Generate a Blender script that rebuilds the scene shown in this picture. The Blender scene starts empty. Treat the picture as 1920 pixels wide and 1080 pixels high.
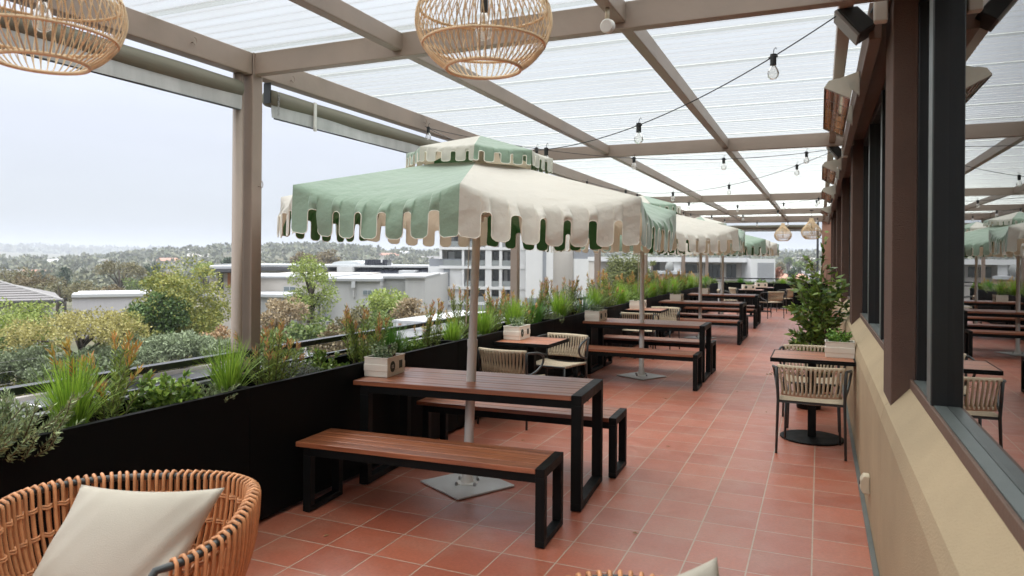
import bpy, math, random
import numpy as np
from mathutils import Vector, Matrix
PI = math.pi
rad = math.radians
random.seed(7)
rng = np.random.default_rng(7)
scene = bpy.context.scene
COL = scene.collection

# ------------------------------------------------------------------ camera
F_PX, ROLL, CAM_H = 1330.0, 0.0075, 1.61
TH = math.atan(577 / F_PX)
CT, ST = math.cos(TH), math.sin(TH)
cam = bpy.data.cameras.new("camera")
camo = bpy.data.objects.new("camera", cam)
COL.objects.link(camo)
cam.sensor_width = 36
cam.lens = 36 * F_PX / 1920
cam.shift_y = -(540 - 482.7) / 1920
cam.clip_start = 0.05
cam.clip_end = 12000
cam.dof.use_dof = True
cam.dof.focus_distance = 5.0
cam.dof.aperture_fstop = 4.0
camo.matrix_world = Matrix.Translation((0, 0, CAM_H)) @ Matrix.Rotation(TH, 4, 'Z') @ Matrix.Rotation(PI / 2, 4, 'X') @ Matrix.Rotation(ROLL, 4, 'Z')
scene.camera = camo

# ------------------------------------------------------------------ world and sun
SUN_EL, SUN_AZ = rad(58), rad(-60)          # azimuth measured from +Y towards +X
world = bpy.data.worlds.new("World")
scene.world = world
world.use_nodes = True
wn, wl = world.node_tree.nodes, world.node_tree.links
wn.clear()
w_out = wn.new("ShaderNodeOutputWorld")
w_bg = wn.new("ShaderNodeBackground")
w_sky = wn.new("ShaderNodeTexSky")
w_sky.sky_type = 'NISHITA'
w_sky.sun_disc = False
w_sky.sun_elevation = SUN_EL
w_sky.sun_rotation = SUN_AZ
w_sky.air_density = 1.0
w_sky.dust_density = 3.0
w_tc = wn.new("ShaderNodeTexCoord")
w_sep = wn.new("ShaderNodeSeparateXYZ")
wl.new(w_tc.outputs["Generated"], w_sep.inputs[0])
w_map = wn.new("ShaderNodeMapping")
w_map.inputs["Scale"].default_value = (1.2, 1.2, 6.0)
wl.new(w_tc.outputs["Generated"], w_map.inputs[0])
w_noise = wn.new("ShaderNodeTexNoise")
w_noise.inputs["Scale"].default_value = 2.2
w_noise.inputs["Detail"].default_value = 6
w_noise.inputs["Roughness"].default_value = 0.55
wl.new(w_map.outputs[0], w_noise.inputs[0])
w_ramp = wn.new("ShaderNodeValToRGB")      # cloud deck from horizon to zenith
w_ramp.color_ramp.elements[0].position = 0.0
w_ramp.color_ramp.elements[0].color = (4.0, 4.4, 4.9, 1)
w_ramp.color_ramp.elements[1].position = 1.0
w_ramp.color_ramp.elements[1].color = (36.0, 36.5, 37.0, 1)
for w_p, w_c in ((0.05, (4.35, 4.75, 5.3)), (0.16, (5.1, 5.4, 6.2)), (0.33, (6.3, 6.6, 7.4)), (0.6, (24.0, 24.5, 25.5))):
    e = w_ramp.color_ramp.elements.new(w_p)
    e.color = (*w_c, 1)
wl.new(w_sep.outputs["Z"], w_ramp.inputs[0])
w_cl = wn.new("ShaderNodeMapRange")
w_cl.inputs[1].default_value = 0.3
w_cl.inputs[2].default_value = 0.7
w_cl.inputs[3].default_value = 0.96
w_cl.inputs[4].default_value = 1.04
wl.new(w_noise.outputs["Fac"], w_cl.inputs[0])
w_mul = wn.new("ShaderNodeMix")
w_mul.data_type = 'RGBA'
w_mul.blend_type = 'MULTIPLY'
w_mul.inputs[0].default_value = 1.0
wl.new(w_ramp.outputs[0], w_mul.inputs[6])
wl.new(w_cl.outputs[0], w_mul.inputs[7])
w_mix = wn.new("ShaderNodeMix")
w_mix.data_type = 'RGBA'
w_mix.inputs[0].default_value = 0.88
wl.new(w_sky.outputs[0], w_mix.inputs[6])
wl.new(w_mul.outputs[2], w_mix.inputs[7])
wl.new(w_mix.outputs[2], w_bg.inputs[0])
w_bg.inputs[1].default_value = 0.12
wl.new(w_bg.outputs[0], w_out.inputs[0])

sun = bpy.data.lights.new("sun", 'SUN')
sun.energy = 0.55
sun.angle = rad(25)
sun.color = (1.0, 0.96, 0.9)
suno = bpy.data.objects.new("sun", sun)
COL.objects.link(suno)
sd = Vector((math.sin(SUN_AZ) * math.cos(SUN_EL), math.cos(SUN_AZ) * math.cos(SUN_EL), math.sin(SUN_EL)))
suno.rotation_euler = sd.to_track_quat('Z', 'Y').to_euler()
suno.location = (-5, 5, 12)

scene.view_settings.view_transform = 'Standard'
scene.view_settings.look = 'None'
scene.view_settings.exposure = 0.36
scene.view_settings.gamma = 1.0
scene.render.engine = 'CYCLES'
scene.cycles.use_denoising = True
scene.cycles.max_bounces = 8
scene.cycles.diffuse_bounces = 4
scene.cycles.glossy_bounces = 3
scene.cycles.transmission_bounces = 6
scene.cycles.transparent_max_bounces = 12
scene.cycles.volume_bounces = 0
scene.cycles.sample_clamp_indirect = 8
scene.cycles.caustics_reflective = False
scene.cycles.caustics_refractive = False

# ------------------------------------------------------------------ materials
MAT = {}


def mat(name, col, rough=0.6, var=0.08, scale=6.0, bump=0.0, bscale=40.0, metal=0.0, spec=0.5, stretch=None, island=0.0, hue=0.0, col2=None, trans=0.0, objvar=0.0, spots=None, bdist=0.01, sheen=0.0, inside=None):
    """one Principled material with noise variation, optional per-island variation, bump, translucency, rust spots"""
    if name in MAT:
        return MAT[name]
    m = bpy.data.materials.new(name)
    m.use_nodes = True
    n, l = m.node_tree.nodes, m.node_tree.links
    b = n["Principled BSDF"]
    b.inputs["Roughness"].default_value = rough
    b.inputs["Metallic"].default_value = metal
    b.inputs["Sheen Weight"].default_value = sheen
    b.inputs["Sheen Roughness"].default_value = 0.6
    b.inputs["Specular IOR Level"].default_value = spec
    tc = n.new("ShaderNodeTexCoord")
    mp = n.new("ShaderNodeMapping")
    if stretch:
        mp.inputs["Scale"].default_value = stretch
    l.new(tc.outputs["Object"], mp.inputs[0])
    nz = n.new("ShaderNodeTexNoise")
    nz.inputs["Scale"].default_value = scale
    nz.inputs["Detail"].default_value = 5
    nz.inputs["Roughness"].default_value = 0.6
    l.new(mp.outputs[0], nz.inputs[0])
    rp = n.new("ShaderNodeMapRange")
    rp.inputs[1].default_value = 0.3
    rp.inputs[2].default_value = 0.7
    rp.inputs[3].default_value = 1 - var
    rp.inputs[4].default_value = 1 + var
    l.new(nz.outputs["Fac"], rp.inputs[0])
    val = rp.outputs[0]
    c_in = None
    if col2:
        mx = n.new("ShaderNodeMix")
        mx.data_type = 'RGBA'
        mx.inputs[6].default_value = (*col, 1)
        mx.inputs[7].default_value = (*col2, 1)
        if island:
            ge = n.new("ShaderNodeNewGeometry")
            l.new(ge.outputs["Random Per Island"], mx.inputs[0])
        else:
            r2 = n.new("ShaderNodeMapRange")
            r2.inputs[1].default_value = 0.38
            r2.inputs[2].default_value = 0.62
            l.new(nz.outputs["Fac"], r2.inputs[0])
            l.new(r2.outputs[0], mx.inputs[0])
        c_in = mx.outputs[2]
    hs = n.new("ShaderNodeHueSaturation")
    if c_in is not None:
        l.new(c_in, hs.inputs["Color"])
    else:
        hs.inputs["Color"].default_value = (*col, 1)
    if island:
        ge2 = n.new("ShaderNodeNewGeometry")
        r3 = n.new("ShaderNodeMapRange")
        r3.inputs[3].default_value = 1 - island
        r3.inputs[4].default_value = 1 + island
        l.new(ge2.outputs["Random Per Island"], r3.inputs[0])
        mu = n.new("ShaderNodeMath")
        mu.operation = 'MULTIPLY'
        l.new(val, mu.inputs[0])
        l.new(r3.outputs[0], mu.inputs[1])
        val = mu.outputs[0]
    if objvar:
        oi = n.new("ShaderNodeObjectInfo")
        r4 = n.new("ShaderNodeMapRange")
        r4.inputs[3].default_value = 1 - objvar
        r4.inputs[4].default_value = 1 + objvar
        l.new(oi.outputs["Random"], r4.inputs[0])
        mu = n.new("ShaderNodeMath")
        mu.operation = 'MULTIPLY'
        l.new(val, mu.inputs[0])
        l.new(r4.outputs[0], mu.inputs[1])
        val = mu.outputs[0]
    l.new(val, hs.inputs["Value"])
    out_c = hs.outputs[0]
    if spots:
        sc_, thr, scol = spots
        n2 = n.new("ShaderNodeTexNoise")
        n2.inputs["Scale"].default_value = sc_
        n2.inputs["Detail"].default_value = 8
        n2.inputs["Roughness"].default_value = 0.65
        l.new(tc.outputs["Object"], n2.inputs[0])
        r5 = n.new("ShaderNodeMapRange")
        r5.inputs[1].default_value = thr
        r5.inputs[2].default_value = thr + 0.03
        l.new(n2.outputs["Fac"], r5.inputs[0])
        m3 = n.new("ShaderNodeMix")
        m3.data_type = 'RGBA'
        l.new(r5.outputs[0], m3.inputs[0])
        l.new(out_c, m3.inputs[6])
        m3.inputs[7].default_value = (*scol, 1)
        out_c = m3.outputs[2]
    if inside:                              # underside shade and light through the cloth, painted on back faces
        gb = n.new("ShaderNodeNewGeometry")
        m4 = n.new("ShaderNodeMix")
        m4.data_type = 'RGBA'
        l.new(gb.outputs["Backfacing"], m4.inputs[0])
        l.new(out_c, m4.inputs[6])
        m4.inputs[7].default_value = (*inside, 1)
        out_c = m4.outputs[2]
    l.new(out_c, b.inputs["Base Color"])
    if bump:
        nb = n.new("ShaderNodeTexNoise")
        nb.inputs["Scale"].default_value = bscale
        nb.inputs["Detail"].default_value = 4
        l.new(mp.outputs[0], nb.inputs[0])
        bp = n.new("ShaderNodeBump")
        bp.inputs["Strength"].default_value = bump
        bp.inputs["Distance"].default_value = bdist
        l.new(nb.outputs["Fac"], bp.inputs["Height"])
        l.new(bp.outputs[0], b.inputs["Normal"])
    # roughness variation
    rr = n.new("ShaderNodeMapRange")
    rr.inputs[1].default_value = 0.3
    rr.inputs[2].default_value = 0.7
    rr.inputs[3].default_value = max(0.02, rough - 0.08)
    rr.inputs[4].default_value = min(1, rough + 0.08)
    l.new(nz.outputs["Fac"], rr.inputs[0])
    l.new(rr.outputs[0], b.inputs["Roughness"])
    if trans:
        tr = n.new("ShaderNodeBsdfTranslucent")
        l.new(out_c, tr.inputs[0])
        ms = n.new("ShaderNodeMixShader")
        ms.inputs[0].default_value = trans
        l.new(b.outputs[0], ms.inputs[1])
        l.new(tr.outputs[0], ms.inputs[2])
        l.new(ms.outputs[0], n["Material Output"].inputs[0])
    MAT[name] = m
    return m


def tile_material():
    m = bpy.data.materials.new("terracotta_tiles")
    m.use_nodes = True
    n, l = m.node_tree.nodes, m.node_tree.links
    b = n["Principled BSDF"]
    tc = n.new("ShaderNodeTexCoord")
    mp = n.new("ShaderNodeMapping")
    mp.inputs["Location"].default_value = (0.0275 + 0.31 * 40, -4.146 + 0.31 * 40, 0)
    l.new(tc.outputs["Object"], mp.inputs[0])
    b.inputs["IOR"].default_value = 1.95
    br = n.new("ShaderNodeTexBrick")
    br.offset = 0.0
    br.squash = 1.0
    br.inputs["Color1"].default_value = (0.43, 0.125, 0.068, 1)
    br.inputs["Color2"].default_value = (0.33, 0.086, 0.045, 1)
    br.inputs["Mortar"].default_value = (0.43, 0.33, 0.25, 1)
    br.inputs["Scale"].default_value = 1.0
    br.inputs["Mortar Size"].default_value = 0.0042
    br.inputs["Mortar Smooth"].default_value = 0.15
    br.inputs["Bias"].default_value = 0.0
    br.inputs["Brick Width"].default_value = 0.31
    br.inputs["Row Height"].default_value = 0.31
    l.new(mp.outputs[0], br.inputs[0])
    nz = n.new("ShaderNodeTexNoise")
    nz.inputs["Scale"].default_value = 2.3
    nz.inputs["Detail"].default_value = 6
    nz.inputs["Roughness"].default_value = 0.65
    l.new(tc.outputs["Object"], nz.inputs[0])
    mx = n.new("ShaderNodeMix")
    mx.data_type = 'RGBA'
    r = n.new("ShaderNodeMapRange")
    r.inputs[1].default_value = 0.45
    r.inputs[2].default_value = 0.75
    r.inputs[3].default_value = 0.0
    r.inputs[4].default_value = 0.40
    l.new(nz.outputs["Fac"], r.inputs[0])
    l.new(r.outputs[0], mx.inputs[0])
    l.new(br.outputs["Color"], mx.inputs[6])
    mx.inputs[7].default_value = (0.42, 0.255, 0.185, 1)  # pale mottling, lightened to put the floor's sheen into the colour
    nz3 = n.new("ShaderNodeTexNoise")
    nz3.inputs["Scale"].default_value = 55
    nz3.inputs["Detail"].default_value = 4
    l.new(tc.outputs["Object"], nz3.inputs[0])
    r3 = n.new("ShaderNodeMapRange")
    r3.inputs[1].default_value = 0.3
    r3.inputs[2].default_value = 0.7
    r3.inputs[3].default_value = 0.88
    r3.inputs[4].default_value = 1.1
    l.new(nz3.outputs["Fac"], r3.inputs[0])
    hs = n.new("ShaderNodeHueSaturation")
    l.new(mx.outputs[2], hs.inputs["Color"])
    l.new(r3.outputs[0], hs.inputs["Value"])
    l.new(hs.outputs[0], b.inputs["Base Color"])
    nz2 = n.new("ShaderNodeTexNoise")
    nz2.inputs["Scale"].default_value = 7
    nz2.inputs["Detail"].default_value = 5
    l.new(tc.outputs["Object"], nz2.inputs[0])
    r2 = n.new("ShaderNodeMapRange")
    r2.inputs[1].default_value = 0.3
    r2.inputs[2].default_value = 0.7
    r2.inputs[3].default_value = 0.33
    r2.inputs[4].default_value = 0.45
    l.new(nz2.outputs["Fac"], r2.inputs[0])
    l.new(r2.outputs[0], b.inputs["Roughness"])
    bp = n.new("ShaderNodeBump")
    bp.inputs["Strength"].default_value = 0.6
    bp.inputs["Distance"].default_value = 0.004
    ad = n.new("ShaderNodeMath")
    ad.operation = 'MULTIPLY_ADD'
    l.new(nz2.outputs["Fac"], ad.inputs[0])
    ad.inputs[1].default_value = 0.10
    inv = n.new("ShaderNodeMath")
    inv.operation = 'SUBTRACT'
    inv.inputs[0].default_value = 1.0
    l.new(br.outputs["Fac"], inv.inputs[1])
    l.new(inv.outputs[0], ad.inputs[2])
    l.new(ad.outputs[0], bp.inputs["Height"])
    l.new(bp.outputs[0], b.inputs["Normal"])
    return m


def roof_material():
    m = bpy.data.materials.new("translucent_roof_sheet")
    m.use_nodes = True
    n, l = m.node_tree.nodes, m.node_tree.links
    n.remove(n["Principled BSDF"])
    tc = n.new("ShaderNodeTexCoord")
    mp = n.new("ShaderNodeMapping")
    mp.inputs["Scale"].default_value = (0.4, 3.0, 1)
    l.new(tc.outputs["Object"], mp.inputs[0])
    nz = n.new("ShaderNodeTexNoise")
    nz.inputs["Scale"].default_value = 3.0
    nz.inputs["Detail"].default_value = 6
    l.new(mp.outputs[0], nz.inputs[0])
    cr = n.new("ShaderNodeValToRGB")
    cr.color_ramp.elements[0].position = 0.3
    cr.color_ramp.elements[0].color = (0.93, 0.935, 0.915, 1)
    cr.color_ramp.elements[1].position = 0.62
    cr.color_ramp.elements[1].color = (0.965, 0.985, 0.985, 1)
    l.new(nz.outputs["Fac"], cr.inputs[0])
    tr = n.new("ShaderNodeBsdfTranslucent")
    l.new(cr.outputs[0], tr.inputs[0])
    tp = n.new("ShaderNodeBsdfTransparent")
    tm = n.new("ShaderNodeMix")
    tm.data_type = 'RGBA'
    tm.blend_type = 'MULTIPLY'
    tm.inputs[0].default_value = 1.0
    l.new(cr.outputs[0], tm.inputs[6])
    tm.inputs[7].default_value = (0.675, 0.675, 0.65, 1)
    l.new(tm.outputs[2], tp.inputs[0])
    ms = n.new("ShaderNodeMixShader")
    ms.inputs[0].default_value = 0.095
    l.new(tp.outputs[0], ms.inputs[1])
    l.new(tr.outputs[0], ms.inputs[2])
    df = n.new("ShaderNodeBsdfDiffuse")
    df.inputs[0].default_value = (0.78, 0.80, 0.76, 1)
    fr = n.new("ShaderNodeFresnel")
    fr.inputs[0].default_value = 1.10
    m2 = n.new("ShaderNodeMixShader")
    l.new(fr.outputs[0], m2.inputs[0])
    l.new(ms.outputs[0], m2.inputs[1])
    l.new(df.outputs[0], m2.inputs[2])
    l.new(m2.outputs[0], n["Material Output"].inputs[0])
    return m


def glass_material(name, tint=(0.9, 0.95, 0.93), ior=1.55, panes=1.0):
    m = bpy.data.materials.new(name)
    m.use_nodes = True
    n, l = m.node_tree.nodes, m.node_tree.links
    n.remove(n["Principled BSDF"])
    fr = n.new("ShaderNodeFresnel")
    fr.inputs[0].default_value = ior
    tr = n.new("ShaderNodeBsdfTransparent")
    tr.inputs[0].default_value = (*tint, 1)
    gl = n.new("ShaderNodeBsdfGlossy")
    gl.inputs["Roughness"].default_value = 0.0
    nz = n.new("ShaderNodeTexNoise")
    nz.inputs["Scale"].default_value = 0.8
    bp = n.new("ShaderNodeBump")
    bp.inputs["Strength"].default_value = 0.02
    l.new(nz.outputs["Fac"], bp.inputs["Height"])
    l.new(bp.outputs[0], gl.inputs["Normal"])
    mk = n.new("ShaderNodeMath")           # several glass faces in one sealed unit
    mk.operation = 'MULTIPLY'
    mk.use_clamp = True
    l.new(fr.outputs[0], mk.inputs[0])
    mk.inputs[1].default_value = panes
    ms = n.new("ShaderNodeMixShader")
    l.new(mk.outputs[0], ms.inputs[0])
    l.new(tr.outputs[0], ms.inputs[1])
    l.new(gl.outputs[0], ms.inputs[2])
    l.new(ms.outputs[0], n["Material Output"].inputs[0])
    return m


def wood_material():
    m = bpy.data.materials.new("oiled_hardwood")
    m.use_nodes = True
    n, l = m.node_tree.nodes, m.node_tree.links
    b = n["Principled BSDF"]
    tc = n.new("ShaderNodeTexCoord")
    mp = n.new("ShaderNodeMapping")
    mp.inputs["Scale"].default_value = (1.2, 22, 22)
    oi = n.new("ShaderNodeObjectInfo")
    va = n.new("ShaderNodeVectorMath")
    va.operation = 'SCALE'
    cx = n.new("ShaderNodeCombineXYZ")
    for k in range(3):
        l.new(oi.outputs["Random"], cx.inputs[k])
    l.new(cx.outputs[0], va.inputs[0])
    va.inputs["Scale"].default_value = 9.0
    v2 = n.new("ShaderNodeVectorMath")
    l.new(tc.outputs["Object"], v2.inputs[0])
    l.new(va.outputs[0], v2.inputs[1])
    l.new(v2.outputs[0], mp.inputs[0])
    nz = n.new("ShaderNodeTexNoise")
    nz.inputs["Scale"].default_value = 2.0
    nz.inputs["Detail"].default_value = 7
    nz.inputs["Roughness"].default_value = 0.65
    l.new(mp.outputs[0], nz.inputs[0])
    cr = n.new("ShaderNodeValToRGB")
    cr.color_ramp.elements[0].position = 0.3
    cr.color_ramp.elements[0].color = (0.17, 0.050, 0.021, 1)
    cr.color_ramp.elements[1].position = 0.7
    cr.color_ramp.elements[1].color = (0.48, 0.17, 0.075, 1)
    l.new(nz.outputs["Fac"], cr.inputs[0])
    ge = n.new("ShaderNodeNewGeometry")
    r = n.new("ShaderNodeMapRange")
    r.inputs[3].default_value = 0.75
    r.inputs[4].default_value = 1.25
    l.new(ge.outputs["Random Per Island"], r.inputs[0])
    hs = n.new("ShaderNodeHueSaturation")
    l.new(cr.outputs[0], hs.inputs["Color"])
    l.new(r.outputs[0], hs.inputs["Value"])
    l.new(hs.outputs[0], b.inputs["Base Color"])
    b.inputs["Roughness"].default_value = 0.34
    b.inputs["IOR"].default_value = 1.75
    bp = n.new("ShaderNodeBump")
    bp.inputs["Strength"].default_value = 0.15
    bp.inputs["Distance"].default_value = 0.003
    l.new(nz.outputs["Fac"], bp.inputs["Height"])
    l.new(bp.outputs[0], b.inputs["Normal"])
    return m


M_TILE = tile_material()
M_ROOF = roof_material()
M_GLASS = glass_material("window_glass", (0.86, 0.9, 0.88), 1.55, 1.9)
M_BULB = glass_material("bulb_glass", (0.97, 0.97, 0.96), 1.3)
_n, _l = M_BULB.node_tree.nodes, M_BULB.node_tree.links
_o = _n["Material Output"]
_src = _o.inputs[0].links[0].from_socket
_d = _n.new("ShaderNodeBsdfTranslucent")
_d.inputs[0].default_value = (0.9, 0.89, 0.85, 1)
_m = _n.new("ShaderNodeMixShader")
_m.inputs[0].default_value = 0.22
_l.new(_src, _m.inputs[1])
_l.new(_d.outputs[0], _m.inputs[2])
_l.new(_m.outputs[0], _o.inputs[0])
M_WOOD = wood_material()
M_TAUPE = mat("taupe_painted_steel", (0.262, 0.205, 0.163), 0.5, 0.10, 3.0, 0.12, 25, stretch=(1, 1, 1), spots=(5.0, 0.735, (0.10, 0.042, 0.026)))
M_BLACK = mat("black_powder_coat", (0.0025, 0.0029, 0.0027), 0.55, 0.15, 8, 0.05, 80, spec=0.18)
M_TROUGH = mat("black_planter_steel", (0.0010, 0.0013, 0.0011), 0.6, 0.3, 2, 0.05, 60, spec=0.10, spots=(7, 0.70, (0.010, 0.011, 0.010)))
M_RAIL = mat("black_gloss_rail", (0.012, 0.012, 0.013), 0.28, 0.1, 6, spec=0.6)
M_TAN = mat("tan_render", (0.395, 0.305, 0.195), 0.85, 0.11, 1.6, 0.35, 130, spec=0.2, spots=(2.6, 0.70, (0.31, 0.235, 0.15)))
M_BROWN = mat("brown_stucco", (0.125, 0.078, 0.060), 0.8, 0.10, 5, 0.7, 160, spec=0.25)
M_BROWNTRIM = mat("brown_timber_trim", (0.13, 0.078, 0.055), 0.6, 0.12, 4, 0.15, 50)
M_DARKFRAME = mat("black_window_frame", (0.006, 0.006, 0.006), 0.35, 0.1, 6)
M_ALU = mat("grey_aluminium_track", (0.15, 0.17, 0.165), 0.4, 0.1, 5, metal=0.3)
M_SOIL = mat("potting_soil", (0.02, 0.014, 0.009), 0.95, 0.4, 30, 0.8, 60)
M_GREEN = mat("green_canvas", (0.225, 0.318, 0.232), 0.85, 0.05, 3, 0.42, 11, spec=0.15, trans=0.10, sheen=0.5, inside=(0.035, 0.135, 0.04), bdist=0.035)  # inside: darker green paints in the shade under the canopy
M_CREAM = mat("cream_canvas", (0.70, 0.67, 0.595), 0.85, 0.04, 3, 0.42, 11, spec=0.15, trans=0.28, sheen=0.3, inside=(0.66, 0.56, 0.42), bdist=0.035)  # inside: tan paints in daylight coming through the cream cloth
M_PIPING = mat("cream_piping", (0.82, 0.78, 0.68), 0.8, 0.05)
M_POLE = mat("pale_grey_pole", (0.64, 0.63, 0.59), 0.4, 0.05, 5)
M_PLATE = mat("light_grey_base", (0.50, 0.51, 0.50), 0.5, 0.08, 4, 0.08, 60)
M_BOLT = mat("steel_bolt", (0.4, 0.4, 0.4), 0.3, 0.05, metal=0.9)
M_ROPE = mat("beige_rope", (0.53, 0.44, 0.32), 0.85, 0.10, 30, 0.4, 400, island=0.12, spec=0.2)
M_CHAIRMET = mat("charcoal_chair_tube", (0.032, 0.036, 0.036), 0.4, 0.1)
M_RATTAN = mat("natural_rattan", (0.76, 0.58, 0.37), 0.55, 0.12, 20, 0.1, 90, island=0.18)
M_WICKER = mat("orange_wicker", (0.55, 0.245, 0.105), 0.5, 0.14, 40, 0.25, 200, island=0.16)
M_CUSHION = mat("oatmeal_cushion_linen", (0.47, 0.425, 0.355), 0.9, 0.05, 3, 0.35, 420, spec=0.15)
M_BOXW = mat("cream_planter_box", (0.78, 0.74, 0.64), 0.55, 0.05, 6, 0.05, 80)
M_STICK = mat("dark_green_sticker", (0.012, 0.030, 0.018), 0.5, 0.1)
M_INK = mat("white_print", (0.7, 0.7, 0.66), 0.6, 0.03)
M_CORD = mat("black_cable", (0.008, 0.008, 0.008), 0.5, 0.05)
M_BLIND = mat("olive_blind_fabric", (0.165, 0.155, 0.115), 0.75, 0.12, 4, 0.25, 60, stretch=(1, 0.3, 4))
M_HEM = mat("weathered_blind_hem", (0.42, 0.43, 0.42), 0.7, 0.16, 3, 0.1, 60, stretch=(1, 3, 0.5))
M_HEATER = mat("off_white_heater", (0.50, 0.46, 0.38), 0.5, 0.12, 6)
M_REFL = mat("copper_reflector", (0.75, 0.48, 0.36), 0.16, 0.1, 6, metal=1.0)
M_WHITE = mat("white_plastic", (0.62, 0.61, 0.57), 0.45, 0.05)
M_IVORY = mat("ivory_plastic", (0.60, 0.52, 0.38), 0.45, 0.05)
M_SPK = mat("speaker_black", (0.008, 0.008, 0.008), 0.5, 0.1)
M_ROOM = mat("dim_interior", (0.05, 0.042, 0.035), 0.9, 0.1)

# foliage
M_BLADE = mat("lime_grass_blade", (0.185, 0.36, 0.035), 0.5, 0.1, 8, island=0.35, col2=(0.30, 0.43, 0.055), trans=0.35, objvar=0.15)
M_BLADED = mat("deep_grass_blade", (0.07, 0.20, 0.028), 0.5, 0.1, 8, island=0.35, col2=(0.13, 0.28, 0.04), trans=0.3, objvar=0.15)
M_LEUCA = mat("leucadendron_leaf", (0.125, 0.205, 0.040), 0.5, 0.1, 8, island=0.3, col2=(0.26, 0.31, 0.06), trans=0.25, objvar=0.12)
M_LEUTIP = mat("leucadendron_red_tip", (0.53, 0.22, 0.10), 0.5, 0.1, 8, island=0.3, col2=(0.48, 0.35, 0.11), trans=0.25, objvar=0.15)
M_LEUYEL = mat("leucadendron_yellow_tip", (0.48, 0.33, 0.05), 0.5, 0.1, 8, island=0.3, col2=(0.42, 0.19, 0.06), trans=0.25)
M_ROSE = mat("rosemary_leaf", (0.19, 0.25, 0.12), 0.6, 0.1, 8, island=0.35, col2=(0.30, 0.36, 0.17), trans=0.15, objvar=0.12)
M_BROAD = mat("glossy_dark_leaf", (0.09, 0.19, 0.035), 0.32, 0.1, 8, island=0.35, col2=(0.25, 0.34, 0.065), trans=0.2, objvar=0.12)
M_SILVER = mat("silver_leaf", (0.26, 0.29, 0.26), 0.7, 0.1, 8, island=0.3, col2=(0.36, 0.39, 0.36), trans=0.15)
M_HERB = mat("variegated_herb_leaf", (0.08, 0.17, 0.05), 0.5, 0.1, 8, island=0.4, col2=(0.38, 0.44, 0.27), trans=0.25, objvar=0.1)
M_HERBG = mat("fresh_herb_leaf", (0.11, 0.28, 0.04), 0.5, 0.1, 8, island=0.35, col2=(0.24, 0.38, 0.07), trans=0.25)
M_STEM = mat("plant_stem", (0.10, 0.075, 0.035), 0.7, 0.2)
M_BARK = mat("tree_bark", (0.07, 0.055, 0.042), 0.9, 0.3, 6, 0.5, 20)


def leafmat(name, c1, c2, isl=0.35, tr=0.2):
    return mat(name, c1, 0.6, 0.12, 0.25, island=isl, col2=c2, trans=tr)


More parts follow.
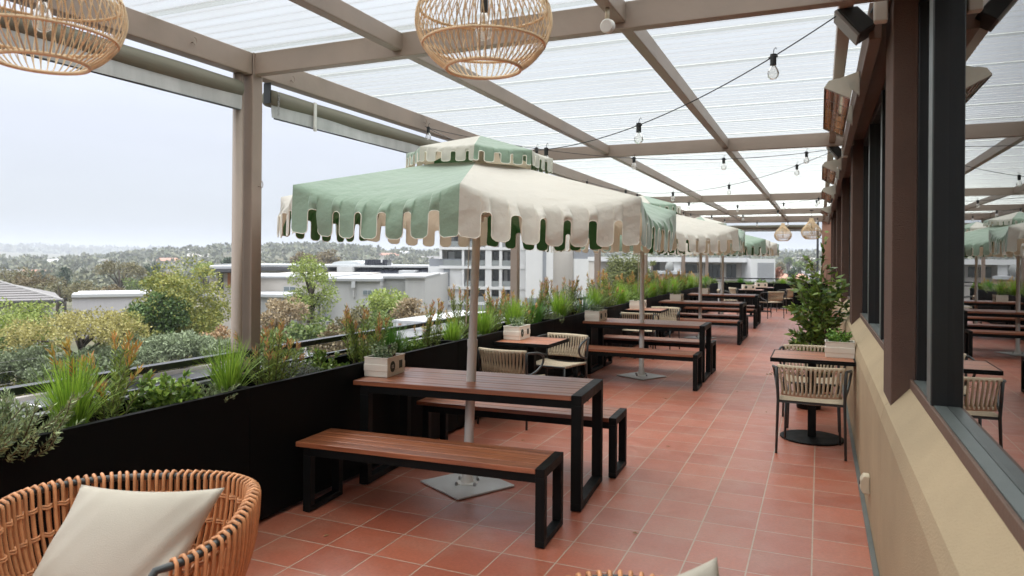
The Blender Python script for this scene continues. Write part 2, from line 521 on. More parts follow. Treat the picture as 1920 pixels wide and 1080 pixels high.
# ------------------------------------------------------------------ mesh helpers
class MB:
    def __init__(s):
        s.v, s.f, s.m = [], [], []

    def add(s, vs, fs, mi=0):
        o = len(s.v)
        s.v.extend(tuple(map(float, p)) for p in vs)
        s.f.extend(tuple(i + o for i in q) for q in fs)
        s.m.extend([mi] * len(fs))

    def box(s, x0, x1, y0, y1, z0, z1, mi=0):
        s.add([(x0, y0, z0), (x1, y0, z0), (x1, y1, z0), (x0, y1, z0), (x0, y0, z1), (x1, y0, z1), (x1, y1, z1), (x0, y1, z1)],
              [(0, 3, 2, 1), (4, 5, 6, 7), (0, 1, 5, 4), (1, 2, 6, 5), (2, 3, 7, 6), (3, 0, 4, 7)], mi)

    def prism(s, poly, axis, a, b, mi=0):
        """poly of (p,q) extruded along axis 'x','y' or 'z' from a to b"""
        n = len(poly)
        def P(p, q, t):
            return (t, p, q) if axis == 'x' else (p, t, q) if axis == 'y' else (p, q, t)
        vs = [P(p, q, a) for p, q in poly] + [P(p, q, b) for p, q in poly]
        fs = [tuple(range(n)), tuple(range(2 * n - 1, n - 1, -1))] + [(i, i + n, (i + 1) % n + n, (i + 1) % n) for i in range(n)]
        s.add(vs, fs, mi)

    def tube(s, pts, r, seg=6, closed=False, mi=0, caps=True):
        pts = [Vector(p) for p in pts]
        n = len(pts)
        rs = r if isinstance(r, (list, tuple)) else [r] * n
        t0 = (pts[1] - pts[0]).normalized()
        up = Vector((0, 0, 1)) if abs(t0.z) < 0.9 else Vector((1, 0, 0))
        nrm = t0.cross(up).normalized()
        vs = []
        for i in range(n):
            if closed:
                t = (pts[(i + 1) % n] - pts[i - 1]).normalized()
            else:
                t = (pts[min(i + 1, n - 1)] - pts[max(i - 1, 0)]).normalized()
            nrm = (nrm - t * nrm.dot(t))
            nrm = nrm.normalized() if nrm.length > 1e-6 else t.orthogonal().normalized()
            bi = t.cross(nrm)
            for k in range(seg):
                a = 2 * PI * k / seg
                vs.append(pts[i] + (nrm * math.cos(a) + bi * math.sin(a)) * rs[i])
        fs = []
        for i in range(n if closed else n - 1):
            j = (i + 1) % n
            for k in range(seg):
                fs.append((i * seg + k, i * seg + (k + 1) % seg, j * seg + (k + 1) % seg, j * seg + k))
        if caps and not closed:
            fs.append(tuple(range(seg - 1, -1, -1)))
            fs.append(tuple((n - 1) * seg + k for k in range(seg)))
        s.add(vs, fs, mi)

    def lathe(s, prof, seg=24, c=(0, 0, 0), mi=0):
        vs, fs = [], []
        n = len(prof)
        for r, z in prof:
            for k in range(seg):
                a = 2 * PI * k / seg
                vs.append((c[0] + r * math.cos(a), c[1] + r * math.sin(a), c[2] + z))
        for i in range(n - 1):
            for k in range(seg):
                fs.append((i * seg + k, i * seg + (k + 1) % seg, (i + 1) * seg + (k + 1) % seg, (i + 1) * seg + k))
        fs.append(tuple(range(seg - 1, -1, -1)))
        fs.append(tuple((n - 1) * seg + k for k in range(seg)))
        s.add(vs, fs, mi)

    def grid(s, P, mi=0):
        """P[i][j] grid of points"""
        a, b = len(P), len(P[0])
        s.add([p for row in P for p in row], [(i * b + j, i * b + j + 1, (i + 1) * b + j + 1, (i + 1) * b + j) for i in range(a - 1) for j in range(b - 1)], mi)

    def build(s, name, mats, parent=None, smooth=False, bevel=0.0, loc=None):
        me = bpy.data.meshes.new(name)
        me.from_pydata(s.v, [], s.f)
        ms = mats if isinstance(mats, (list, tuple)) else [mats]
        for m in ms:
            me.materials.append(m)
        if len(ms) > 1:
            me.polygons.foreach_set("material_index", s.m)
        if smooth:
            me.polygons.foreach_set("use_smooth", [True] * len(s.f))
        me.update()
        o = bpy.data.objects.new(name, me)
        COL.objects.link(o)
        if parent:
            o.parent = parent
        if loc:
            o.location = loc
        if bevel:
            md = o.modifiers.new("bevel", 'BEVEL')
            md.width = bevel
            md.segments = 2
            md.limit_method = 'ANGLE'
            md.angle_limit = rad(40)
        return o


def quads(name, V, mats, parent=None, mi=None, smooth=False):
    """V: (N,4,3) array of quads -> one mesh object"""
    N = len(V)
    me = bpy.data.meshes.new(name)
    me.vertices.add(N * 4)
    me.vertices.foreach_set("co", np.ascontiguousarray(V, dtype=np.float32).reshape(-1))
    me.loops.add(N * 4)
    me.loops.foreach_set("vertex_index", np.arange(N * 4, dtype=np.int32))
    me.polygons.add(N)
    me.polygons.foreach_set("loop_start", np.arange(0, N * 4, 4, dtype=np.int32))
    ms = mats if isinstance(mats, (list, tuple)) else [mats]
    for m in ms:
        me.materials.append(m)
    if mi is not None:
        me.polygons.foreach_set("material_index", np.asarray(mi, dtype=np.int32))
    me.update(calc_edges=True)
    o = bpy.data.objects.new(name, me)
    COL.objects.link(o)
    if parent:
        o.parent = parent
    return o


def unit(a):
    return a / np.maximum(np.linalg.norm(a, axis=-1, keepdims=True), 1e-9)


def leaf_quads(p, d, L, W, flat=None):
    """diamond leaves: base p, direction d, length L, width W (arrays)"""
    d = unit(d)
    n = len(p)
    L = np.broadcast_to(np.asarray(L, float).reshape(-1, 1), (n, 1))
    W = np.broadcast_to(np.asarray(W, float).reshape(-1, 1), (n, 1))
    rv = rng.normal(size=(n, 3)) if flat is None else flat + rng.normal(size=(n, 3)) * 0.25
    sd = unit(np.cross(d, rv))
    nn = np.cross(sd, d)
    mid = p + d * L * 0.45 + nn * L * 0.06
    return np.stack([p, mid + sd * W * 0.5, p + d * L, mid - sd * W * 0.5], 1)


def thing(name, label, cat, loc=(0, 0, 0), rz=0.0, group=None):
    o = bpy.data.objects.new(name, None)
    o.empty_display_size = 0.1
    COL.objects.link(o)
    o.location = loc
    o.rotation_euler = (0, 0, rz)
    return tag(o, label, cat, group)


def tag(o, label=None, cat=None, group=None, kind=None):
    if label:
        o["label"] = label
    if cat:
        o["category"] = cat
    if group:
        o["group"] = group
    if kind:
        o["kind"] = kind
    return o


def struct(o, label=None):
    o["kind"] = "structure"
    if label:
        o["label"] = label
    return o


def dup(root, loc, rz=0.0, label=None, group=None, cat=None, scale=None):
    r = root.copy()
    COL.objects.link(r)
    r.location = loc
    r.rotation_euler = (0, 0, rz)
    if scale:
        r.scale = scale if isinstance(scale, tuple) else (scale,) * 3
    if label:
        r["label"] = label
    if group:
        r["group"] = group
    def rec(a, b):
        for ch in list(a.children):
            c = ch.copy()
            COL.objects.link(c)
            c.parent = b
            rec(ch, c)
    rec(root, r)
    return r


def part(mb, name, m, parent, **k):
    return mb.build(name, m, parent, **k)


def pxw(px, py, d):
    """world point seen at picture position (px,py) of the 1920x1080 photo at forward distance d"""
    a, b = px - 960.0, py - 482.7
    u, v = a + b * ROLL, -a * ROLL + b
    return Vector(((u * CT - F_PX * ST) / F_PX * d, (u * ST + F_PX * CT) / F_PX * d, CAM_H - v / F_PX * d))


ORD = ["first", "second", "third", "fourth", "fifth", "sixth", "seventh", "eighth", "ninth", "tenth", "eleventh", "twelfth", "thirteenth", "fourteenth", "fifteenth", "sixteenth", "seventeenth", "eighteenth", "nineteenth", "twentieth", "twenty-first", "twenty-second", "twenty-third", "twenty-fourth", "twenty-fifth"]
END_Y = 25.2

# ================================================================== terrace floor and building
mb = MB()
mb.box(-3.75, 0.6, -2.5, END_Y + 0.5, -0.25, 0.0)
struct(mb.build("floor", M_TILE), "terracotta tiled terrace floor with pale grout")

PIL = [(-0.6, -0.2), (3.95, 4.38), (8.65, 9.15), (12.6, 13.05), (16.3, 16.7), (20.9, 21.3), (24.5, 24.9)]
bld = thing("restaurant_building", "restaurant wall with tan rendered base, brown pillars and black framed windows along the terrace", "building", (0.29, 3.6, 0))


def loc_y(mbx, name, m, par, off=(0.29, 3.6, 0), **k):
    """build in world coordinates under a parent standing at off"""
    mbx.v = [(x - off[0], y - off[1], z - off[2]) for x, y, z in mbx.v]
    return mbx.build(name, m, par, **k)


mb = MB()
prof = [(0.29, 0.0), (0.29, 0.80), (0.306, 0.872), (0.408, 0.985), (0.56, 0.99), (0.56, 0.0)]
ys = [-2.4, 4.05, 4.056, 8.75, 8.756, 12.7, 12.706, 16.4, 16.406, 21.0, 21.006, 24.9]
for a, b in zip(ys[::2], ys[1::2]):
    mb.prism(prof, 'y', a, b)
loc_y(mb, "wall", M_TAN, bld, bevel=0.004)
mb = MB()
mb.box(0.262, 0.288, -2.4, 24.9, 0.0, 0.012)
loc_y(mb, "skirting_strip", M_ALU, bld)
for a, b in PIL:
    mb = MB()
    mb.box(0.325, 0.50, a, b, 0.84, 2.97)
    loc_y(mb, "pillar", M_BROWN, bld, bevel=0.006)
mb = MB()
mb.box(0.225, 0.284, 4.06, 24.9, 2.74, 2.93)
loc_y(mb, "fascia_board", M_BROWNTRIM, bld, bevel=0.004)
mb = MB()
mb.box(0.286, 0.56, -2.4, 24.9, 2.932, 3.0)
loc_y(mb, "lintel", M_BROWNTRIM, bld)


def window(y0, y1, muls):
    f = MB()
    f.box(0.4085, 0.54, y0, y1, 0.986, 1.022)
    f.box(0.43, 0.54, y0, y1, 2.85, 2.928)
    for a, b, x in [(y0, y0 + 0.05, 0.43), (y1 - 0.05, y1, 0.43)] + [(m, m + 0.125, 0.412) for m in muls]:
        f.box(x, 0.54, a, b, 1.022, 2.85)
    w = loc_y(f, "window", M_DARKFRAME, bld, bevel=0.003)
    q = MB()
    q.box(0.4065, 0.4195, y0, y1, 0.9855, 1.0315)
    loc_y(q, "sill", M_BROWNTRIM, w, bevel=0.003)
    t = MB()
    t.box(0.420, 0.465, y0 + 0.05, y1 - 0.05, 1.0225, 1.034)
    for m in muls:
        t.box(0.4095, 0.4118, m + 0.01, m + 0.115, 1.0225, 2.85)
    loc_y(t, "sill_track", M_ALU, w)
    edges = [y0 + 0.05] + [q for m in muls for q in (m, m + 0.125)] + [y1 - 0.05]
    g = MB()
    for a, b in zip(edges[::2], edges[1::2]):
        g.box(0.4660, 0.4720, a, b, 1.022, 2.85)
    loc_y(g, "pane", M_GLASS, w)


for i, ((a0, a1), (b0, b1)) in enumerate(zip(PIL[:-1], PIL[1:])):
    L = b0 - a1
    if i == 0:
        window(a1, b0, [1.2, 3.26])
    else:
        window(a1, b0, [a1 + L / 3, a1 + 2 * L / 3])
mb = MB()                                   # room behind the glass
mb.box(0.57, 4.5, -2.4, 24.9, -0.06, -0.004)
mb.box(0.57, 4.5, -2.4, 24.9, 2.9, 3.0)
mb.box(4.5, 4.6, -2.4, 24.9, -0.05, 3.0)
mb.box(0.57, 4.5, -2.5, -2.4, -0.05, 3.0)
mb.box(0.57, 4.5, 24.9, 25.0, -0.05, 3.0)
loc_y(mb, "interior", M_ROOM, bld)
mb = MB()
mb.box(-3.7, 4.5, -2.5, END_Y + 0.4, -6.5, -0.26)
loc_y(mb, "lower_storey", M_TAN, bld)
mb = MB()
mb.box(0.06, 0.6, 25.35, 25.6, 0.0, 3.0)
o = loc_y(mb, "end_wall", mat("pink_render", (0.52, 0.30, 0.22), 0.85, 0.06, 3, 0.2, 90), bld)
o["label"] = "salmon pink end wall"
# door handles on the far door
for y in (13.2, 13.35):
    mb = MB()
    mb.tube([(0.37, y, 0.95), (0.33, y, 0.97), (0.33, y, 1.25), (0.37, y, 1.27)], 0.012, 8)
    loc_y(mb, "handle", M_BOLT, bld, smooth=True)

# ================================================================== pergola
BZ0, BZ1 = 2.845, 2.995
perg = thing("pergola", "taupe steel pergola with translucent corrugated roof over the terrace", "pergola", (-3.6, 3.78, 0))
PO = (-3.6, 3.78, 0)
POSTS = [3.73, 8.36, 12.06, 15.78, 20.65, 25.3]
for y in POSTS:
    mb = MB()
    mb.box(-3.65, -3.555, y, y + 0.095, -0.1, BZ0)
    mb.box(-3.67, -3.535, y - 0.02, y + 0.115, 0.0, 0.012)
    loc_y(mb, "post", M_TAUPE, perg, off=PO, bevel=0.006)
mb = MB()
mb.box(-0.1, -0.03, 25.3, 25.37, 0, BZ0)
loc_y(mb, "post", mat("blue_grey_post", (0.13, 0.145, 0.165), 0.5, 0.08), perg, off=PO, bevel=0.005)
mb = MB()
mb.box(-3.655, -3.56, -2.4, END_Y + 0.3, BZ0, BZ1)
loc_y(mb, "edge_beam", mat("rust_flecked_steel", (0.262, 0.205, 0.163), 0.5, 0.12, 3.0, 0.12, 25, spots=(3.2, 0.69, (0.12, 0.05, 0.03))), perg, off=PO, bevel=0.006)
for y in (-1.0, 3.74, 8.42, 15.85, 20.65, 24.1, 25.25):
    mb = MB()
    mb.box(-3.556, 0.33, y, y + 0.07, BZ0 + 0.002, BZ1 - 0.002)
    mb.box(-3.556, -3.548, y - 0.012, y + 0.082, BZ0 - 0.006, BZ1)       # end plate
    loc_y(mb, "cross_beam", M_TAUPE, perg, off=PO, bevel=0.005)
for x in (-2.44, -1.035, 0.08):
    mb = MB()
    mb.box(x, x + 0.068, -2.4, END_Y + 0.2, 2.882, 2.990)
    loc_y(mb, "rafter", M_TAUPE, perg, off=PO, bevel=0.005)
# roof sheets: corrugation runs across the terrace
y = -2.4
while y < END_Y + 0.4:
    k = 66
    rowa, rowb = [], []
    lift = 0.0
    for i in range(k + 1):
        yy = y + 0.836 * i / k
        z = 3.012 + 0.0045 * math.tanh(1.8 * math.sin(2 * PI * yy / 0.1085)) + 0.004 * (i / k)
        rowa.append((-3.85, yy, z))
        rowb.append((0.42, yy, z + 0.0005))
    mb = MB()
    mb.grid([rowa, rowb])
    loc_y(mb, "roof_sheet", M_ROOF, perg, off=PO, smooth=True)
    y += 0.76
# downpipe beside the near post
mb = MB()
mb.tube([(-3.625, 3.672, -3.0), (-3.625, 3.672, 2.84)], 0.036, 16)
loc_y(mb, "downpipe", M_TAUPE, perg, off=PO, smooth=True)
for hx, hy, hz in ((-3.553, 3.23, 2.93), (-3.553, 4.12, 2.90), (-3.548, 3.80, 2.10), (-3.553, 6.02, 2.93)):
    mb = MB()
    pts = [(hx, hy + 0.013 * math.cos(a), hz + 0.022 * math.sin(a)) for a in np.linspace(-2.6, 2.0, 12)]
    mb.tube([(hx - 0.006, pts[0][1], pts[0][2])] + [(p[0] + 0.012, p[1], p[2]) for p in pts], 0.0028, 6)
    loc_y(mb, "hook", M_TAUPE, perg, off=PO, smooth=True)

# ---- roller blinds under the edge beam
BL = [(-1.2, 3.66, "rolled up olive roller blind left of the near post"), (3.95, 8.25, "rolled up olive roller blind just right of the near post with a chain"),
      (8.55, 11.95, "rolled up olive roller blind in the third bay behind the first parasol"), (12.25, 15.7, "rolled up olive roller blind in the fourth bay from the camera"),
      (15.95, 20.55, "rolled up olive roller blind in the fifth bay from the camera"), (20.85, 25.1, "rolled up olive roller blind in the farthest side bay")]


def blind(name_loc, L, label, rz=0.0):
    t = thing("roller_blind", label, "roller blind", name_loc, rz, "roller blinds under the pergola beams")
    mb = MB()
    n = 40
    pts = [(0, L * i / n, 0.001 * math.sin(i * 1.1)) for i in range(n + 1)]
    mb.tube(pts, [0.062 + 0.0006 * math.sin(i * 0.9) for i in range(n + 1)], 20)
    part(mb, "roll", M_BLIND, t, smooth=True)
    mb = MB()
    rows = []
    for zz, xx in ((-0.045, 0.03), (-0.09, 0.034), (-0.142, 0.036)):
        rows.append([(xx + 0.006 * math.sin(j * 0.7 + zz * 20), L * j / 30, zz + 0.004 * math.sin(j * 0.5)) for j in range(31)])
    mb.grid(rows)
    rows2 = [[(p[0] + 0.004, p[1], p[2]) for p in r] for r in rows]
    mb.grid(rows2[::-1])
    h = part(mb, "hem_skirt", M_HEM, t, smooth=True)
    mb = MB()
    mb.tube([(0.037, 0.02, -0.146), (0.037, L - 0.02, -0.146)], 0.006, 6)
    part(mb, "hem_bar", M_CHAIRMET, h)
    for yy in (-0.015, L + 0.005):
        mb = MB()
        mb.box(-0.03, 0.03, yy, yy + 0.01, -0.04, 0.105)
        part(mb, "bracket", M_CHAIRMET, t)
    mb = MB()
    for k in range(10):
        c = Vector((0.068, 0.03, 0.03 - 0.016 * k))
        ring = [c + Vector((0.004 * math.sin(a) * (k % 2), 0.006 * math.cos(a), 0.011 * math.sin(a))) for a in np.linspace(0, 2 * PI, 9)[:-1]]
        mb.tube(ring, 0.0022, 5, closed=True)
    part(mb, "chain", M_BOLT, t, smooth=True)
    mb = MB()
    mb.box(0.060, 0.068, 0.42, 0.45, -0.15, 0.05)
    mb.box(0.055, 0.074, 0.425, 0.445, -0.17, -0.14)
    part(mb, "strap", M_WHITE, t)
    return t


for a, b, lb in BL:
    blind((-3.62, a, 2.735), b - a, lb)
blind((-0.15, 25.33, 2.70), 3.3, "rolled up roller blind across the far end of the terrace", PI / 2)

# ================================================================== planter troughs and soil
TR_X0, TR_X1, TR_Z = -3.46, -3.06, 0.832


def trough(loc, L, W, label, rz=0.0):
    """open black steel box: length along +Y, width along -X"""
    t = thing("planter_trough", label, "planter", loc, rz, "black planter troughs along the terrace edge")
    mb = MB()
    th = 0.012
    z0 = 0.03
    mb.box(-th, 0, 0, L, z0, TR_Z)
    mb.box(-W, -W + th, 0, L, z0, TR_Z)
    mb.box(-W + th, -th, 0, th, z0, TR_Z)
    mb.box(-W + th, -th, L - th, L, z0, TR_Z)
    mb.box(-W + th, -th, th, L - th, z0, z0 + 0.02)
    mb.box(-0.045, -th, th, L - th, TR_Z - 0.012, TR_Z - 0.002)
    mb.box(-W + th, -W + 0.045, th, L - th, TR_Z - 0.012, TR_Z - 0.002)
    mb.box(-W + 0.045, -0.045, th, 0.045, TR_Z - 0.012, TR_Z - 0.002)
    part(mb, "box", M_TROUGH, t, bevel=0.002)
    mb = MB()
    n = int(L / 0.08)
    rows = [[(-0.02 - (W - 0.04) * i / 6, 0.02 + (L - 0.04) * j / n, 0.70 + 0.02 * rng.random()) for j in range(n + 1)] for i in range(7)]
    mb.grid(rows)
    part(mb, "soil", M_SOIL, t, smooth=True)
    for k in (0.15, L - 0.2):
        mb = MB()
        mb.box(-W + 0.05, -0.05, k, k + 0.05, 0.0, z0)
        part(mb, "foot", M_TROUGH, t)
    return t


TRL = 2.61
tr_lab = ["black planter trough beside the orange wicker chair, nearest the camera", "black planter trough at the end of the first picnic table", "black planter trough behind the first small side table",
          "black planter trough at the end of the second picnic table", "black planter trough behind the second small side table", "black planter trough at the end of the third picnic table",
          "black planter trough between the third and fourth picnic tables", "black planter trough past the fourth picnic table", "black planter trough beside the far chairs, last in the side row"]
for k in range(9):
    trough((TR_X1, 0.6 + k * TRL, 0), TRL - 0.004, TR_X1 - TR_X0, tr_lab[k])
for k, lb in enumerate(["black planter trough across the far end of the terrace, on the left", "black planter trough across the far end of the terrace, on the right"]):
    trough((-3.0 + 1.62 * k + 1.62, 25.05, 0), 1.615, 0.42, lb, PI / 2)

# ================================================================== balustrade
def balustrade(y0, y1, label, loc=None, rz=0.0):
    L = y1 - y0
    t = thing("balustrade", label, "railing", loc or (-3.5, y0, 0), rz, "black metal balustrade panels")
    mb = MB()
    mb.box(-0.03, 0.03, 0, L, 0.942, 0.980)
    part(mb, "top_rail", M_RAIL, t, bevel=0.004)
    for z in (0.838, 0.10):
        mb = MB()
        mb.box(-0.016, 0.016, 0.0, L, z, z + 0.02)
        part(mb, "rail", M_RAIL, t)
    n = max(2, round(L / 1.75))
    for k in range(n + 1):
        y = min(max(L * k / n, 0.012), L - 0.012)
        mb = MB()
        mb.box(-0.010, 0.010, y - 0.010, y + 0.010, 0.0 if k in (0, n) else 0.12, 0.942)
        part(mb, "baluster", M_RAIL, t)
    for k in range(n + 1):
        for q in (-0.062, 0.062):
            c = L * k / n + q
            if c < 0.05 or c > L - 0.05:
                continue
            mb = MB()
            mb.tube([(0, c + 0.044 * math.cos(a), 0.900 + 0.038 * math.sin(a)) for a in np.linspace(0, 2 * PI, 17)[:-1]], 0.006, 6, closed=True)
            part(mb, "ring", M_RAIL, t, smooth=True)
    return t


bl = [(-0.6, 3.70, "black balustrade behind the trough, left of the near post"), (3.86, 8.33, "black balustrade between the near post and the second post"), (8.49, 12.03, "black balustrade between the second and third posts"),
      (12.19, 15.75, "black balustrade between the third and fourth posts"), (15.91, 20.62, "black balustrade between the fourth and fifth posts"), (20.78, 25.2, "black balustrade in the last side bay")]
for a, b, lb in bl:
    balustrade(a, b, lb)
balustrade(0, 3.4, "black balustrade across the far end of the terrace", (-0.1, 25.28, 0), PI / 2)

# ================================================================== picnic tables and benches
def slat_table(name, label, cat, group, L, W, H, nsl, bar, th):
    """origin at the floor under the table centre; length along X; full leg frame caps the +X end"""
    t = thing(name, label, cat, (0, 0, 0), 0, group)
    x0, x1 = -L / 2, L / 2
    mb = MB()
    gap = 0.006
    sw = (W - gap * (nsl - 1)) / nsl
    for k in range(nsl):
        y = -W / 2 + k * (sw + gap)
        mb.box(x0, x1 - bar - 0.001, y, y + sw, H - th, H + 0.0006 * math.sin(k * 2.3))
    part(mb, "tabletop" if cat == "table" else "seat", M_WOOD, t, bevel=0.0025)
    lw = bar * 0.92
    # end frame at +X, flush with the slats
    mb = MB()
    mb.box(x1 - bar, x1, -W / 2, W / 2, H - bar * 0.9, H + 0.002)
    mb.box(x1 - bar, x1, -W / 2, W / 2, 0.006, bar * 0.75)
    mb.box(x1 - bar, x1, -W / 2, -W / 2 + lw, bar * 0.75, H - bar * 0.9)
    mb.box(x1 - bar, x1, W / 2 - lw, W / 2, bar * 0.75, H - bar * 0.9)
    part(mb, "leg_frame", M_BLACK, t, bevel=0.003)
    # end frame at -X, tucked under the slats
    xa = x0 + 0.05
    mb = MB()
    mb.box(xa, xa + bar, -W / 2 + 0.01, W / 2 - 0.01, H - th - bar, H - th - 0.001)
    mb.box(xa, xa + bar, -W / 2 + 0.01, W / 2 - 0.01, 0.006, bar * 0.75)
    mb.box(xa, xa + bar, -W / 2 + 0.01, -W / 2 + 0.01 + lw, bar * 0.75, H - th - bar)
    mb.box(xa, xa + bar, W / 2 - 0.01 - lw, W / 2 - 0.01, bar * 0.75, H - th - bar)
    part(mb, "leg_frame", M_BLACK, t, bevel=0.003)
    for y in (-W / 2 + 0.012, W / 2 - 0.012 - 0.03):
        mb = MB()
        mb.box(xa + bar, x1 - bar, y, y + 0.03, H - th - 0.052, H - th - 0.001)
        part(mb, "side_rail", M_BLACK, t, bevel=0.002)
    for x in (xa, x1 - bar):
        for y in (-W / 2 + 0.02, W / 2 - 0.05):
            mb = MB()
            mb.box(x + 0.012, x + 0.042, y, y + 0.03, 0, 0.006)
            part(mb, "glide", M_SPK, t)
    return t


TW = ["nearest", "second", "third", "fourth"]
GT, GB = "slatted picnic tables along the planter", "slatted benches at the picnic tables"
tab0 = slat_table("picnic_table", "nearest slatted red-brown picnic table with black loop leg and grey pole through it", "table", GT, 1.65, 0.68, 0.735, 8, 0.068, 0.032)
ben0 = slat_table("bench", "slatted bench in front of the nearest picnic table, closest to the camera", "bench", GB, 1.64, 0.385, 0.44, 4, 0.055, 0.030)
SETS = [(4.62, 3.855, 5.235), (9.77, 8.98, 10.36), (14.85, 14.03, 15.42), (18.30, 17.48, 18.86)]
for i, (ty, b1, b2) in enumerate(SETS):
    if i == 0:
        tab0.location = (-2.222, 4.555, 0)
        tab0.rotation_euler.z = rad(4.6)
        ben0.location = (-2.212, 3.80, 0)
        ben0.rotation_euler.z = rad(3.6)
    else:
        dup(tab0, (-2.19, ty, 0), rad(rng.uniform(-0.8, 1.0)), "%s slatted picnic table from the camera, reddish wood with black loop leg" % TW[i])
        dup(ben0, (-2.17, b1, 0), rad(rng.uniform(-1, 1.2)), "slatted bench on the camera side of the %s picnic table" % TW[i])
    dup(ben0, (-2.18, b2 - (0.035 if i == 0 else 0), 0), rad(2.6) if i == 0 else rad(rng.uniform(-1, 1.2)), "slatted bench on the far side of the %s picnic table" % TW[i])

# ================================================================== cafe tables
def cafe_table(label, loc, w, d, rz=0.0):
    t = thing("cafe_table", label, "table", loc, rz, "small square cafe tables with pedestal legs")
    mb = MB()
    n = 9
    sw = d / n
    for k in range(n):
        mb.box(-w / 2 + 0.012, w / 2 - 0.012, -d / 2 + 0.012 + k * (d - 0.024) / n, -d / 2 + 0.012 + (k + 1) * (d - 0.024) / n - 0.002, 0.732, 0.746)
    part(mb, "tabletop", M_WOOD, t)
    mb = MB()
    mb.box(-w / 2, w / 2, -d / 2, d / 2, 0.712, 0.7315)
    for a in (-1, 1):
        mb.box(min(a * w / 2, a * (w / 2 - 0.012)), max(a * w / 2, a * (w / 2 - 0.012)), -d / 2, d / 2, 0.7315, 0.748)
        mb.box(-w / 2 + 0.012, w / 2 - 0.012, min(a * d / 2, a * (d / 2 - 0.012)), max(a * d / 2, a * (d / 2 - 0.012)), 0.7315, 0.748)
    part(mb, "table_edge", M_BLACK, t, bevel=0.003)
    mb = MB()
    mb.box(-0.035, 0.035, -0.035, 0.035, 0.02, 0.712)
    mb.box(-0.13, 0.13, -0.13, 0.13, 0.700, 0.7115)
    part(mb, "leg", M_BLACK, t, bevel=0.006)
    mb = MB()
    mb.lathe([(0.262, 0.0), (0.268, 0.006), (0.268, 0.016), (0.25, 0.020), (0.06, 0.024)], 48)
    part(mb, "base", M_BLACK, t, smooth=False, bevel=0.001)
    return t


CT_A = (-2.755, 6.90)
CT_B = (-2.70, 12.0)
cafe_table("small cafe table against the trough between the nearest and second picnic tables", (*CT_A, 0), 0.60, 0.64)
cafe_table("small cafe table against the trough between the second and third picnic tables", (*CT_B, 0), 0.62, 0.64)
cafe_table("small cafe table against the tan wall with a round black base in view", (-0.055, 6.94, 0), 0.68, 0.62)
cafe_table("small cafe table by the tan wall, half hidden behind the leafy shrub", (-0.02, 12.2, 0), 0.68, 0.66)
cafe_table("small cafe table near the end of the terrace, the closer of two far tables", (-1.78, 21.2, 0), 0.66, 0.66)
cafe_table("small cafe table in front of the end trough, farthest of all tables", (-1.62, 23.2, 0), 0.66, 0.66)

